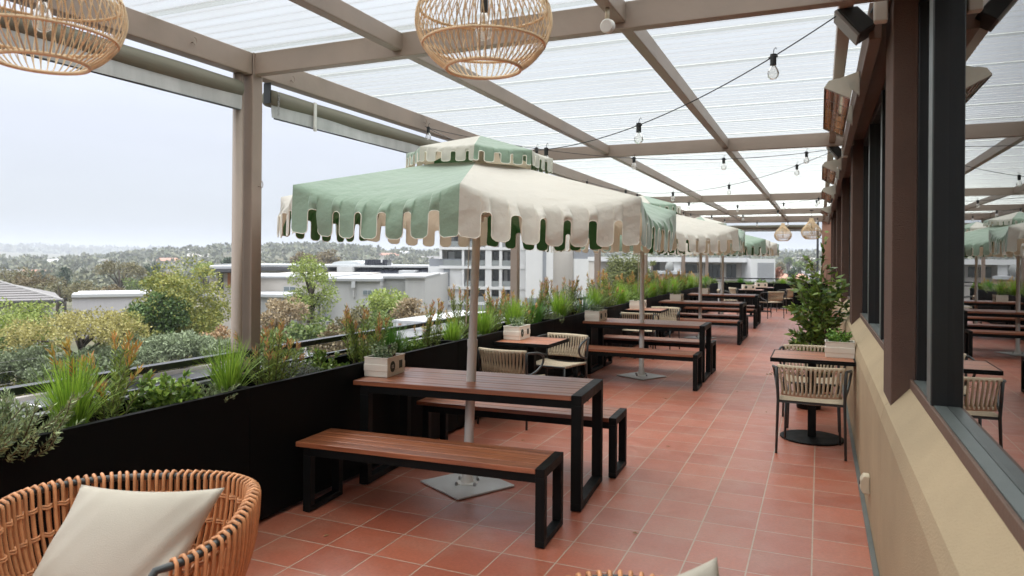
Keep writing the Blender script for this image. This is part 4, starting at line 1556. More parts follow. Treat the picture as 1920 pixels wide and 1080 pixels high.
# ================================================================== wicker tub chairs with cushions
def wicker_chair(label, loc, rz):
    t = thing("wicker_chair", label, "armchair", loc, rz, "orange wicker tub chairs in the foreground")
    a_, b_, n_ = 0.412, 0.338, 2.6
    def rim(ang, sc=1.0, off=0.0):
        c, s = math.cos(ang), math.sin(ang)
        x = a_ * math.copysign(abs(c) ** (2 / n_), c)
        y = b_ * math.copysign(abs(s) ** (2 / n_), s)
        r = math.hypot(x, y)
        k = sc + off / r
        z = 0.756 - 0.067 * max(0, -y / b_ + 0.3) ** 1.5
        return Vector((x * k, y * k, z))
    # equal arc length sampling
    A = np.linspace(rad(-62), rad(242), 1200)
    P = [rim(a) for a in A]
    L = np.concatenate([[0], np.cumsum([(P[i + 1] - P[i]).length for i in range(len(P) - 1)])])
    mb = MB()
    def down(sg):
        e = rim(rad(-62 if sg > 0 else 242))
        return [e + Vector((sg * -0.02, -0.03, -0.04)), e + Vector((sg * -0.035, -0.045, -0.12)), Vector((sg * 0.20, -0.30, 0.36)), Vector((sg * 0.23, -0.31, 0.0))]
    path = down(1)[::-1] + [rim(a) for a in np.linspace(rad(-62), rad(242), 70)] + down(-1)
    mb.tube(path, 0.0125, 10)
    part(mb, "frame", M_CHAIRMET, t, smooth=True)
    n = 70
    ls = np.linspace(0.05, L[-1] - 0.05, n)
    mb = MB()
    seat_z = 0.40
    for l in ls:
        a = float(np.interp(l, L, A))
        top = rim(a)
        o = Vector((top.x, top.y, 0)).normalized()
        bi = Vector((top.x * 0.74, top.y * 0.76, seat_z))
        bo = Vector((top.x * 0.78, top.y * 0.80, seat_z - 0.06))
        jit = rng.normal() * 0.002
        pts = []
        for u in np.linspace(0, 1, 8):
            q = bi.lerp(top - o * 0.020, u) + o * (0.022 * math.sin(PI * u))
            pts.append(q)
        pts += [top - o * 0.018 + Vector((0, 0, 0.010)), top + Vector((jit, 0, 0.0195)), top + o * 0.018 + Vector((0, 0, 0.010))]
        for u in np.linspace(0, 1, 7):
            pts.append((top + o * 0.020).lerp(bo, u) + o * (0.030 * math.sin(PI * u)))
        mb.tube(pts, 0.0064, 6)
    part(mb, "strands", M_WICKER, t, smooth=True)
    for f in (0.28, 0.55, 0.82):
        mb = MB()
        pts = []
        for i, l in enumerate(np.linspace(0.05, L[-1] - 0.05, n * 4)):
            a = float(np.interp(l, L, A))
            top = rim(a)
            o = Vector((top.x, top.y, 0)).normalized()
            bi = Vector((top.x * 0.74, top.y * 0.76, seat_z))
            q = bi.lerp(top - o * 0.020, f) + o * (0.022 * math.sin(PI * f))
            ph = (l - ls[0]) / (ls[1] - ls[0]) * PI
            pts.append(q + o * (0.0085 * math.cos(ph)) + Vector((0, 0, 0.002 * math.sin(ph * 1.7))))
        mb.tube(pts, 0.0048, 5)
        pts2 = [p + Vector((0, 0, 0.009)) for p in pts]
        mb.tube(pts2, 0.0040, 5)
        part(mb, "woven_band", M_WICKER, t, smooth=True)
    mb = MB()
    ring = [(rim(a).x * 0.76, rim(a).y * 0.78) for a in np.linspace(0, 2 * PI, 40)[:-1]]
    mb.prism(ring, 'z', 0.372, 0.395)
    part(mb, "seat", M_WICKER, t)
    for x, y in ((0.22, 0.2), (-0.22, 0.2)):
        mb = MB()
        mb.tube([(x * 1.05, y * 1.1, 0.0), (x, y, 0.38)], 0.0125, 10)
        part(mb, "leg", M_CHAIRMET, t, smooth=True)
    return t


def cushion(label, center, u, v, w, h, th, seed):
    g = np.random.default_rng(seed)
    u, v = Vector(u).normalized(), Vector(v).normalized()
    nrm = u.cross(v).normalized()
    N = 36
    ph = g.uniform(0, 6, 8)
    front, back = [], []
    for i in range(N + 1):
        rf, rb = [], []
        for j in range(N + 1):
            a, b = -1 + 2 * i / N, -1 + 2 * j / N
            pinch = 1 - 0.085 * (1 - a * a) ** 1.0 * abs(b) ** 3
            pinch2 = 1 - 0.085 * (1 - b * b) ** 1.0 * abs(a) ** 3
            x, y = a * pinch2 * w / 2, b * pinch * h / 2
            bul = (max(0, 1 - a ** 2) * max(0, 1 - b ** 2)) ** 0.42
            wr = 0.006 * math.sin(7 * a + 3 * b + ph[0]) * (1 - bul) + 0.009 * math.exp(-((a * 0.7 + b + 0.75) / 0.10) ** 2) * (a > -0.2) * 1.6 - 0.011 * math.exp(-((a - b * 0.5 - 0.75) / 0.09) ** 2) + 0.004 * math.sin(16 * a - 9 * b + ph[1]) * abs(a) ** 2
            rf.append(Vector(u) * x + v * y + nrm * (bul * th * 0.55 + wr * (bul > 0)))
            rb.append(Vector(u) * x + v * y - nrm * (bul * th * 0.45))
        front.append(rf)
        back.append(rb)
    mb = MB()
    mb.grid(front)
    mb.grid([r[::-1] for r in back])
    o = mb.build("cushion", M_CUSHION, None, smooth=True, loc=center)
    tag(o, label, "cushion", "oatmeal cushions on the wicker chairs")
    md = o.modifiers.new("weld", 'WELD')
    md.merge_threshold = 0.0005
    return o


wc = wicker_chair("orange wicker tub chair in the bottom left corner in front of the black trough", (-2.16, 1.68, 0), rad(28.6))
right = Vector((CT, ST, 0))
fwd = Vector((-ST, CT, 0))
cushion("oatmeal square cushion leaning in the wicker chair at the bottom left", pxw(217, 1048, 2.40), right * 1 + fwd * 0.05 + Vector((0, 0, -0.03)), right * 0.27 + fwd * 0.50 + Vector((0, 0, 0.86)), 0.50, 0.50, 0.17, 1)
dup(wc, (-0.35, 1.45, 0), rad(-50), "wicker tub chair at the bottom edge, only its rim showing over the tiles")
cushion("pale cushion at the bottom edge, only one corner showing over the tiles", (-0.315, 1.665, 0.642), Vector((0.72, 0.69, 0.10)), Vector((-0.30, 0.28, 0.91)), 0.40, 0.42, 0.13, 2)

# ================================================================== planting in the troughs
def grass_tuft(n, h, spread, seed, matl, wid=0.0055):
    g = np.random.default_rng(seed)
    K = 4
    a = g.uniform(0, 2 * PI, n)
    lean = np.abs(g.normal(0.22, 0.20, n)).clip(0, 0.85)
    hh = h * g.uniform(0.55, 1.08, n)
    r0 = 0.055 * np.sqrt(g.uniform(0, 1, n))
    d = np.stack([np.cos(a), np.sin(a), np.zeros(n)], 1)
    pts = []
    for i in range(K + 1):
        t = i / K
        p = d * (r0[:, None] + (lean * spread * (t ** 1.7) * hh)[:, None])
        p = p.copy()
        p[:, 2] = hh * (t - 0.42 * lean * t ** 2.4)
        pts.append(p)
    tw = g.uniform(0, PI, n)
    sd = np.stack([np.cos(a + PI / 2 + 0.6 * np.sin(tw)), np.sin(a + PI / 2 + 0.6 * np.sin(tw)), np.zeros(n)], 1)
    V, F = [], []
    W = wid * g.uniform(0.7, 1.2, n)
    vs = np.zeros((n, (K + 1) * 2, 3))
    for i in range(K + 1):
        w = (W * (1 - 0.85 * (i / K) ** 2))[:, None]
        vs[:, 2 * i] = pts[i] - sd * w / 2
        vs[:, 2 * i + 1] = pts[i] + sd * w / 2
    m = MB()
    m.v = [tuple(p) for p in vs.reshape(-1, 3)]
    for k in range(n):
        o = k * (K + 1) * 2
        for i in range(K):
            m.f.append((o + 2 * i, o + 2 * i + 1, o + 2 * i + 3, o + 2 * i + 2))
    m.m = [0] * len(m.f)
    return m.build("leaves", matl)


def stem_shrub(ns, h, spread, seed, leafm, tipm, L, W, per, tip_frac=0.16, lean=0.35):
    """upright stems clothed with narrow leaves, tips in another colour; returns (leaves, stems)"""
    g = np.random.default_rng(seed)
    P, D, LL, WW, MI, FL = [], [], [], [], [], []
    st = MB()
    for k in range(ns):
        a = g.uniform(0, 2 * PI)
        r = spread * math.sqrt(g.uniform(0, 1))
        hh = h * g.uniform(0.45, 1.05)
        b = np.array([0.35 * r * math.cos(a), 0.35 * r * math.sin(a), 0.0])
        tp = np.array([r * math.cos(a) * (1 + lean) + g.normal() * 0.02, r * math.sin(a) * (1 + lean) + g.normal() * 0.02, hh])
        bend = np.array([g.normal() * 0.03, g.normal() * 0.03, 0])
        def at(t):
            return b + (tp - b) * t + bend * math.sin(PI * t)
        st.tube([at(0), at(0.4), at(0.75), at(0.97)], [0.0038, 0.003, 0.0024, 0.0015], 5)
        n = int(per * hh / h)
        axis = unit(tp - b)
        for q in range(n):
            t = 0.22 + 0.78 * (q + g.uniform()) / n
            az = q * 2.4 + g.normal() * 0.3
            e1 = unit(np.cross(axis, [0.3, 0.2, 1.0]))
            e2 = np.cross(axis, e1)
            radd = e1 * math.cos(az) + e2 * math.sin(az)
            tipz = t > 1 - tip_frac
            op = 0.75 if not tipz else 0.55
            P.append(at(min(t, 1)))
            D.append(radd * op + axis * (0.75 if not tipz else 1.0))
            LL.append(L * g.uniform(0.75, 1.15) * (1.0 if not tipz else 0.95))
            WW.append(W * g.uniform(0.8, 1.2))
            MI.append(1 if tipz and g.uniform() < 0.85 else 0)
    V = leaf_quads(np.array(P), np.array(D), np.array(LL), np.array(WW))
    return quads("leaves", V, [leafm, tipm], None, MI), st.build("stems", M_STEM, smooth=True)


def bushy(ns, rx, h, seed, leafm, L, W, per, droop=0.0):
    """mound of branching twigs with leaves all round"""
    g = np.random.default_rng(seed)
    P, D = [], []
    st = MB()
    for k in range(ns):
        a = g.uniform(0, 2 * PI)
        e = math.acos(g.uniform(0.05, 1.0))
        tp = np.array([rx * math.sin(e) * math.cos(a), rx * math.sin(e) * math.sin(a), h * (0.25 + 0.75 * math.cos(e)) * g.uniform(0.7, 1.1) - droop * math.sin(e)])
        b = tp * np.array([0.12, 0.12, 0.0])
        mid = (tp + b) / 2 + np.array([0, 0, 0.25 * h * math.sin(e)])
        st.tube([b, mid, tp], [0.003, 0.0022, 0.0012], 4)
        for q in range(per):
            t = 0.2 + 0.8 * (q + g.uniform()) / per
            p = b * (1 - t) ** 2 + 2 * mid * t * (1 - t) + tp * t * t
            d = unit(tp - b) * 0.6 + g.normal(size=3) * 0.75 + np.array([0, 0, 0.25])
            P.append(p)
            D.append(d)
    P, D = np.array(P), np.array(D)
    V = leaf_quads(P, D, L * g.uniform(0.7, 1.2, len(P)), W * g.uniform(0.8, 1.2, len(P)))
    return quads("leaves", V, leafm), st.build("stems", M_STEM, smooth=True)


LIB = {}


def lib(kind, builder):
    if kind not in LIB:
        LIB[kind] = builder()
    return LIB[kind]


first_use = {}


def plant(name, label, cat, group, kind, builder, loc, rz, sc):
    """a plant thing whose foliage and stem meshes are shared between plants of one form"""
    objs = lib(kind, builder)
    objs = objs if isinstance(objs, tuple) else (objs,)
    t = thing(name, label, cat, loc, rz, group)
    t.scale = (sc, sc, sc) if not isinstance(sc, tuple) else sc
    for o in objs:
        if kind not in first_use:
            c = o
        else:
            c = o.copy()
            COL.objects.link(c)
        c.name = o.name.split(".")[0]
        c.parent = t
    first_use[kind] = True
    return t


KINDS_B = {
    'g1': lambda: grass_tuft(420, 0.46, 1.0, 11, M_BLADE, 0.0068), 'g2': lambda: grass_tuft(380, 0.43, 1.15, 12, M_BLADE, 0.0068), 'g3': lambda: grass_tuft(420, 0.40, 0.9, 13, M_BLADED, 0.0068), 'g4': lambda: grass_tuft(400, 0.46, 1.2, 14, M_BLADE, 0.0068),
    'r1': lambda: stem_shrub(19, 0.56, 0.17, 21, M_LEUCA, M_LEUTIP, 0.054, 0.0105, 84), 'r2': lambda: stem_shrub(21, 0.52, 0.20, 22, M_LEUCA, M_LEUTIP, 0.052, 0.0105, 78), 'r3': lambda: stem_shrub(16, 0.62, 0.16, 23, M_LEUCA, M_LEUTIP, 0.052, 0.0105, 86, 0.2),
    'y1': lambda: stem_shrub(22, 0.52, 0.21, 24, M_LEUCA, M_LEUYEL, 0.056, 0.0105, 82, 0.17),
    's1': lambda: stem_shrub(60, 0.26, 0.20, 31, M_ROSE, M_ROSE, 0.026, 0.0065, 90, 0.1, 0.35), 's2': lambda: stem_shrub(56, 0.19, 0.17, 32, M_ROSE, M_ROSE, 0.025, 0.0065, 80, 0.1, 0.35),
    'b1': lambda: bushy(38, 0.19, 0.30, 41, M_BROAD, 0.046, 0.025, 26), 'b2': lambda: bushy(34, 0.18, 0.22, 42, M_BROAD, 0.040, 0.021, 24),
    'v1': lambda: bushy(40, 0.17, 0.22, 51, M_SILVER, 0.017, 0.008, 44), 'f1': lambda: grass_tuft(60, 0.42, 1.1, 15, mat("bluish_strap_leaf", (0.10, 0.20, 0.10), 0.5, 0.1, 8, island=0.3, col2=(0.16, 0.27, 0.13), trans=0.2), 0.014),
}
KINFO = {'g': ("grass_tuft", "bright green grass tuft", "grass"), 'r': ("flowering_shrub", "upright shrub with red-orange tips", "shrub"), 'y': ("flowering_shrub", "shrub with spidery yellow-orange tips", "shrub"),
         's': ("creeping_shrub", "low grey-green rosemary-like plant", "plant"), 'b': ("leafy_shrub", "low dark green leafy bush", "shrub"), 'v': ("silver_plant", "low silvery fine-leaved plant", "plant"), 'f': ("strap_plant", "spiky plant with bluish strap leaves", "plant")}
ROW = [('s1', -3.12, 1.66, 1.1), ('s1', -3.16, 1.93, 1.15), ('g1', -3.22, 2.26, 0.95), ('y1', -3.30, 2.52, 0.92), ('b1', -3.22, 2.80, 0.95), ('s2', -3.20, 3.05, 0.85), ('g2', -3.22, 3.24, 0.95), ('r2', -3.24, 3.64, 0.9), ('v1', -3.25, 3.90, 1.0),
       ('b2', -3.24, 4.16, 1.0), ('r1', -3.26, 4.62, 0.9), ('g3', -3.20, 4.98, 0.95), ('b1', -3.22, 5.32, 0.72), ('r3', -3.26, 5.66, 0.8), ('g1', -3.18, 6.0, 0.75), ('r3', -3.30, 6.42, 0.95), ('g4', -3.22, 6.75, 0.92), ('v1', -3.24, 6.5, 0.8), ('r1', -3.28, 7.10, 0.98),
       ('g1', -3.20, 7.55, 1.0), ('r2', -3.30, 7.85, 1.0), ('g3', -3.20, 8.2, 1.05), ('s2', -3.22, 8.65, 1.1), ('r3', -3.30, 8.55, 1.0), ('g2', -3.22, 9.15, 1.15), ('r1', -3.30, 9.75, 1.1), ('f1', -3.26, 10.3, 1.0), ('g4', -3.22, 10.75, 1.05), ('v1', -3.24, 10.4, 1.2), ('r2', -3.28, 11.35, 1.2), ('r3', -3.28, 11.9, 1.1),
       ('g1', -3.20, 12.3, 1.1), ('b1', -3.16, 12.85, 1.1), ('r1', -3.28, 13.2, 1.15), ('g2', -3.20, 13.7, 1.15), ('y1', -3.28, 14.3, 1.05), ('g4', -3.20, 14.9, 1.05), ('r2', -3.28, 15.4, 1.15), ('g1', -3.20, 16.0, 1.1), ('r1', -3.28, 16.6, 1.1), ('g2', -3.20, 17.2, 1.15), ('y1', -3.28, 17.8, 1.1),
       ('g4', -3.20, 18.5, 1.05), ('r3', -3.28, 19.1, 0.95), ('g1', -3.2, 19.7, 1.1), ('r2', -3.28, 20.4, 1.0), ('g2', -3.2, 21.1, 1.1), ('s1', -3.2, 21.8, 1.1), ('g3', -3.2, 22.6, 1.0), ('y1', -3.28, 23.3, 0.8), ('b1', -3.2, 24.0, 1.0)]
cnt = {}
for kd, x, y, sc in ROW:
    nm, ds, ct = KINFO[kd[0]]
    cnt[kd[0]] = cnt.get(kd[0], 0) + 1
    plant(nm, "%s, %s such from the camera in the side trough" % (ds, ORD[cnt[kd[0]] - 1]), ct, "plants in the side troughs", kd, KINDS_B[kd], (x - 0.04, y, 0.705), rng.uniform(0, 6.28), sc)
for k in range(9):
    kd = ['s1', 'g3', 's2', 'b1', 's1', 'g2', 'b2', 's2', 'g3'][k]
    nm, ds, ct = KINFO[kd[0]]
    plant(nm, "%s, %s from the left in the end trough" % (ds, ORD[k]), ct, "plants in the end trough", kd, KINDS_B[kd], (-2.75 + 0.33 * k, 24.84, 0.705), rng.uniform(0, 6.28), (1.1, 1.1, 0.75))

# ---- potted shrub by the wall
t = thing("potted_shrub", "tall leafy potted shrub with a bare sprig on top by the tan wall", "potted plant", (0.0, 9.55, 0), 0.4)
mb = MB()
mb.lathe([(0.14, 0.0), (0.17, 0.30), (0.185, 0.40), (0.19, 0.42), (0.175, 0.42), (0.165, 0.38), (0.01, 0.37)], 28)
part(mb, "pot", M_BLACK, t, smooth=True)
g = np.random.default_rng(5)
P, D, LL = [], [], []
st = MB()
for k in range(64):
    a = g.uniform(0, 2 * PI)
    z1 = g.uniform(0.50, 1.42)
    r = g.uniform(0.10, 0.40) * (1.0 if z1 < 1.1 else 0.78)
    if k < 5:
        r, z1 = g.uniform(0.02, 0.20), (1.96, 1.66, 1.56, 1.62, 1.50)[k]
    b = np.array([0.03 * g.normal(), 0.03 * g.normal(), 0.38])
    tp = np.array([r * math.cos(a), r * math.sin(a), z1])
    md = np.array([tp[0] * 0.35, tp[1] * 0.35, (b[2] + tp[2]) / 2 + 0.08])
    st.tube([b, md, tp], [0.007, 0.005, 0.002], 5)
    n = 26 if k else 18
    for q in range(n):
        tt = 1 - 0.62 * g.uniform() ** 1.5
        p = b * (1 - tt) ** 2 + 2 * md * tt * (1 - tt) + tp * tt * tt
        P.append(p)
        D.append(unit(np.array([p[0], p[1], 0.02])) * 0.7 + g.normal(size=3) * np.array([0.8, 0.8, 0.45]) + np.array([0, 0, 0.15]))
        LL.append(g.uniform(0.075, 0.135))
V = leaf_quads(np.array(P), np.array(D), np.array(LL), np.array(LL) * 0.38)
quads("leaves", V, M_BROAD, t)
part(st, "stems", M_STEM, t, smooth=True)
t = thing("trailing_shrub", "thin sprawling shrub with fine yellowish twigs in a low pot behind the wall-side cafe table", "potted plant", (-0.10, 8.35, 0), 0)
mb = MB()
mb.lathe([(0.12, 0.0), (0.15, 0.24), (0.155, 0.30), (0.14, 0.30), (0.13, 0.27), (0.01, 0.26)], 24)
part(mb, "pot", M_BLACK, t, smooth=True)
g = np.random.default_rng(6)
P, D = [], []
st = MB()
for k in range(14):
    a = PI + g.normal() * 0.5 if k < 8 else g.uniform(0, 6.28)
    r = g.uniform(0.25, 0.52)
    tp = np.array([r * math.cos(a), r * math.sin(a) * 0.7, g.uniform(0.28, 0.5)])
    b = np.array([0, 0, 0.27])
    md = (b + tp) / 2 + np.array([0, 0, 0.12])
    st.tube([b, md, tp], [0.003, 0.002, 0.001], 4)
    for q in range(46):
        tt = g.uniform(0.2, 1)
        P.append(b * (1 - tt) ** 2 + 2 * md * tt * (1 - tt) + tp * tt * tt)
        D.append(unit(tp - b) * 0.5 + g.normal(size=3))
quads("leaves", leaf_quads(np.array(P), np.array(D), 0.022, 0.008), mat("olive_fine_leaf", (0.16, 0.17, 0.05), 0.6, 0.1, island=0.3, col2=(0.28, 0.24, 0.09), trans=0.2), t)
part(st, "stems", M_STEM, t, smooth=True)

# ================================================================== land beyond the terrace
FW = np.array([-ST, CT])
RT = np.array([CT, ST])


def ridge(az):
    """height of the wooded ridge by bearing left of +Y (degrees)"""
    return float(np.interp(az, [-60, -10, 2, 8, 15, 22, 28, 33, 38, 44, 50, 56, 62, 80, 110], [6, 6, 6, 4, 2, 3, 5.5, 4.0, 7.5, 3, -1.0, -5.5, -7, -6, -4]))


def land(x, y):
    r = math.hypot(x, y)
    az = math.degrees(math.atan2(-x, y))
    rid = ridge(az)
    z = float(np.interp(r, [0, 32, 45, 90, 160, 380, 800, 1000, 1500, 2600, 3400, 4200], [-3.3, -3.3, -3.6, -6.0, -9.5, -19, rid, rid - 6, -12, 2, 18, 10]))
    z += 0.6 * math.sin(x * 0.021) * math.cos(y * 0.017) * min(1, r / 200)
    if r > 300:
        z += 3.0 * math.sin(az * 0.23 + 1.0) * math.sin(r * 0.006) + (9 * math.sin(az * 0.11 + 0.4) + 4 * math.sin(az * 0.31) if r > 2400 else 0)
    return z


mb = MB()
rs = [3, 12, 22, 32, 38, 45, 60, 75, 90, 120, 160, 210, 270, 330, 380, 450, 540, 640, 720, 800, 860, 930, 1000, 1200, 1500, 2000, 2400, 2600, 2800, 3000, 3200, 3400, 3600, 4200]
na = 180
rows = [[(-r * math.sin(2 * PI * k / na), r * math.cos(2 * PI * k / na), land(-r * math.sin(2 * PI * k / na), r * math.cos(2 * PI * k / na))) for k in range(na + 1)] for r in rs]
mb.grid(rows)
M_LAND = mat("grass_and_scrub_ground", (0.075, 0.085, 0.035), 0.95, 0.25, 0.05, 0.4, 3, col2=(0.13, 0.105, 0.06))
struct(mb.build("ground", M_LAND, smooth=True), "rolling ground of grass and scrub falling away from the terrace")
mb = MB()
mb.add([(-24.2, -10, -3.27), (-3.8, -10, -3.27), (-3.8, 60, -3.27), (-24.2, 60, -3.27)], [(0, 1, 2, 3)])
struct(mb.build("road", mat("car_park_asphalt", (0.135, 0.135, 0.14), 0.9, 0.12, 1.5, 0.4, 60)), "grey asphalt car park below the terrace")
mb = MB()
for k in range(18):
    y = -6 + 2.6 * k
    mb.box(-23.6, -18.6, y, y + 0.10, -3.27, -3.264)
for k in range(18):
    y = -6 + 2.6 * k
    mb.box(-10.0, -5.2, y, y + 0.10, -3.27, -3.264)
struct(mb.build("road_markings", mat("white_road_paint", (0.72, 0.72, 0.7), 0.7, 0.1)), "white parking bay lines on the asphalt")
mb = MB()
mb.box(-24.45, -24.2, -10, 60, -3.3, -3.14)
struct(mb.build("kerb", mat("concrete_kerb", (0.34, 0.31, 0.28), 0.9, 0.12, 3, 0.3, 30), bevel=0.01), "pale concrete kerb along the car park")

# ---- woods on the far hills
def forest():
    g = np.random.default_rng(77)
    M1 = leafmat("far_wood_leaf", (0.080, 0.10, 0.042), (0.150, 0.148, 0.070), 0.12, 0.0)
    Vs = []
    N = 3600
    for k in range(N):
        az = g.uniform(-16, 74)
        r = 170 + (1050 - 170) * g.uniform() ** 0.62
        if az < 17 and r < 420:
            r = 420 + 600 * g.uniform()
        x, y = -r * math.sin(rad(az)), r * math.cos(rad(az))
        z = land(x, y)
        h = g.uniform(5, 11)
        w = h * g.uniform(0.45, 0.75)
        n = 170 if r < 320 else 80 if r < 500 else 30
        u = unit(g.normal(size=(n, 3)))
        u[:, 2] = np.abs(u[:, 2]) * 0.95 - 0.15
        rr = g.uniform(0.55, 1.0, (n, 1))
        c = np.array([x, y, z + h * 0.45]) + u * rr * np.array([w, w, h * 0.55])
        s = min(w * 0.5, 0.0042 * r)
        V = leaf_quads(c, u + g.normal(size=(n, 3)) * 0.7, s * g.uniform(0.8, 1.5, n), s * g.uniform(0.9, 1.4, n))
        Vs.append(V)
    for k in range(1300):                  # far range
        az = g.uniform(-16, 74)
        r = g.uniform(2700, 3500)
        x, y = -r * math.sin(rad(az)), r * math.cos(rad(az))
        n = 8
        u = unit(g.normal(size=(n, 3)))
        u[:, 2] = np.abs(u[:, 2])
        c = np.array([x, y, land(x, y) + 3]) + u * np.array([22, 22, 7])
        Vs.append(leaf_quads(c, g.normal(size=(n, 3)), 22, 18))
    V = np.concatenate(Vs)
    o = quads("woods", V, M1)
    tag(o, "wooded hillside reaching to the horizon", None, None, "stuff")


forest()


def house(name, label, cat, group, px, py, d, w, h, dep, wallm, roofm, rot=0.0, pitch=0.25):
    """small gabled house seen far away; base centre at picture point"""
    p = pxw(px, py, d)
    p.z = land(p.x, p.y)
    t = thing(name, label, cat, p, TH + rot, group)
    mb = MB()
    mb.box(-w / 2, w / 2, -dep / 2, dep / 2, -1.5, h)
    part(mb, "wall", wallm, t)
    mb = MB()
    o = 0.5
    rh = dep * pitch
    mb.prism([(-dep / 2 - o, h - 0.1), (dep / 2 + o, h - 0.1), (0, h + rh)], 'x', -w / 2 - o, w / 2 + o)
    part(mb, "roof", roofm, t)
    mb = MB()
    for q in (-0.28, 0.05, 0.3):
        mb.box(w * q - 0.6, w * q + 0.6, -dep / 2 - 0.03, -dep / 2 - 0.005, h * 0.35, h * 0.75)
    part(mb, "window", M_PANE, t)
    return t


M_PANE = mat("dark_window_pane", (0.03, 0.035, 0.04), 0.12, 0.2, 1, spec=0.8)
M_WWALL = mat("white_rendered_wall", (0.55, 0.55, 0.54), 0.8, 0.035, 0.6, 0.1, 20)
M_BEIGE = mat("beige_rendered_wall", (0.44, 0.41, 0.37), 0.85, 0.05, 0.5, 0.1, 20)
M_GREYW = mat("grey_panel_wall", (0.34, 0.34, 0.33), 0.8, 0.06, 0.4, 0.1, 10, stretch=(6, 6, 0.3))
M_GREYC = mat("slate_grey_cladding", (0.20, 0.21, 0.225), 0.7, 0.05, 1)
M_GREYD = mat("mid_grey_wall", (0.27, 0.275, 0.26), 0.8, 0.06, 0.6)
M_RWHITE = mat("pale_metal_roof", (0.40, 0.41, 0.41), 0.5, 0.05, 1)
M_RDARK = mat("dark_tile_roof", (0.055, 0.055, 0.06), 0.6, 0.15, 3)
M_RGREY = mat("grey_tile_roof", (0.17, 0.16, 0.155), 0.75, 0.12, 2, 0.3, 8)
M_RRED = mat("terracotta_tile_roof", (0.38, 0.19, 0.13), 0.8, 0.12, 2)
M_SOLAR = mat("dark_solar_panel", (0.018, 0.020, 0.030), 0.3, 0.1, 3)
roofs = [M_RGREY, M_RRED, M_RWHITE, M_BEIGE]
HS = [(30, 500, 420), (70, 503, 380), (105, 492, 600), (165, 489, 640), (210, 494, 560), (318, 493, 560), (350, 480, 740), (372, 488, 600), (470, 489, 620),
      (730, 480, 700), (755, 474, 760), (780, 480, 660), (815, 478, 640), (842, 472, 740), (1432, 480, 560), (1447, 482, 520), (1462, 487, 460), (1497, 484, 480), (1512, 480, 600), (1522, 490, 420), (1418, 488, 470)]
for i, (px, py, d) in enumerate(sorted(HS)):
    house("house", "small pale house far off among hillside trees, %s from the left" % ORD[i], "house", "small houses on the far hills", px, py, d, rng.uniform(11, 17), rng.uniform(4.5, 6.5), 9, [M_WWALL, M_BEIGE][i % 2], roofs[i % 4], rng.uniform(-0.6, 0.6))


# ---- helpers for buildings drawn in a frame facing the terrace
class Bld:
    """local frame: u to the right, v away from the viewer, z up; origin under picture column px at distance d"""
    def __init__(s, name, label, px, d, cat="building", rot=0.0, group=None, hs=1.0):
        s.px, s.d = px, d
        p = pxw(px, 483, d)
        s.base = land(p.x, p.y)
        s.t = thing(name, label, cat, (p.x, p.y, s.base), TH + rot, group)
        s.sc = d / F_PX
        s.hs = hs

    def U(s, px):
        return (px - s.px) * s.sc * s.hs

    def Z(s, py, px=None):
        hy = 482.7 + ((px if px is not None else s.px) - 960) * ROLL
        return CAM_H - (py - hy) * s.sc - s.base

    def box(s, name, m, x0, x1, y0, y1, v0, v1, ground=False, parent=None, bevel=0.0):
        mb = MB()
        mb.box(s.U(x0), s.U(x1), v0, v1, -2.0 if ground else s.Z(y1), s.Z(y0))
        return part(mb, name, m, parent or s.t, bevel=bevel)


# white apartment block behind the nearest parasol
b = Bld("apartment_building", "white apartment block with grey bands and recessed balconies behind the nearest parasol pole", 900, 92)
b.box("wall", M_WWALL, 803, 868, 500, 566, 0.0, 9, True)
b.box("band", M_GREYC, 804.5, 868, 485.5, 500, 0.25, 9)
o = b.box("window", M_GREYC, 832, 843.5, 502, 563, -0.06, 0.02)
mb = MB()
for k in range(14):
    z = b.Z(560 - 4.2 * k)
    mb.box(b.U(832.5), b.U(843), -0.09, -0.061, z, z + 0.12)
part(mb, "louvre", mat("grey_louvre", (0.27, 0.29, 0.30), 0.6), o)
b.box("wall", M_BEIGE, 826, 985, 432, 590, 2.2, 16, True)
for py in (432, 463, 498.5, 537, 566):
    b.box("floor_slab", M_WWALL, 824, 986, py, py + 5.5, -0.3, 2.2)
for x0, x1, y0, y1 in ((824, 829, 437, 486), (866, 870.5, 437, 572), (910, 922, 437, 572), (936, 941.5, 437, 572), (961, 986, 437, 572)):
    b.box("column", M_WWALL, x0, x1, y0, y1, -0.2, 2.2)
for row in ((440, 462.5), (469, 498), (504, 536.5), (543, 565.5)):
    for x0, x1, cur in ((836, 864, 1), (878, 908, 1), (924, 935, 0), (943, 960, 1)):
        if x0 == 836 and row[0] > 490:
            continue
        w = b.box("window", M_PANE, x0, x1, row[0] + 2, row[1], 2.1, 2.25)
        if cur:
            b.box("curtain", M_WWALL, x0 + 2, x0 + (x1 - x0) * 0.55, row[0] + 3, row[1] - 1, 2.06, 2.099, parent=w)
        mb = MB()
        for q in (x0 + 0.2, (x0 + x1) / 2, x1 - 1.2):
            mb.box(b.U(q), b.U(q + 1.0), 2.0, 2.055, b.Z(row[1]), b.Z(row[0] + 2))
        part(mb, "frame", M_DARKFRAME, w)
        mb = MB()
        mb.box(b.U(x0 - 5), b.U(x1 + 1), -0.1, -0.07, b.Z(row[1]), b.Z(row[1] - 10))
        part(mb, "balcony_glass", mat("smoked_balcony_glass", (0.20, 0.215, 0.21), 0.15, 0.05, spec=0.7), b.t)
b.box("podium", M_GREYC, 868, 986, 572, 592, -0.8, 2.2, True)
b.box("wall", M_WWALL, 985.5, 1036, 455, 560, -1.5, 12, True)
b.box("window", M_GREYC, 1016.5, 1023, 470, 553, -1.56, -1.48)
b.box("plinth", M_GREYC, 985, 1036.3, 557, 600, -1.6, 6, True)
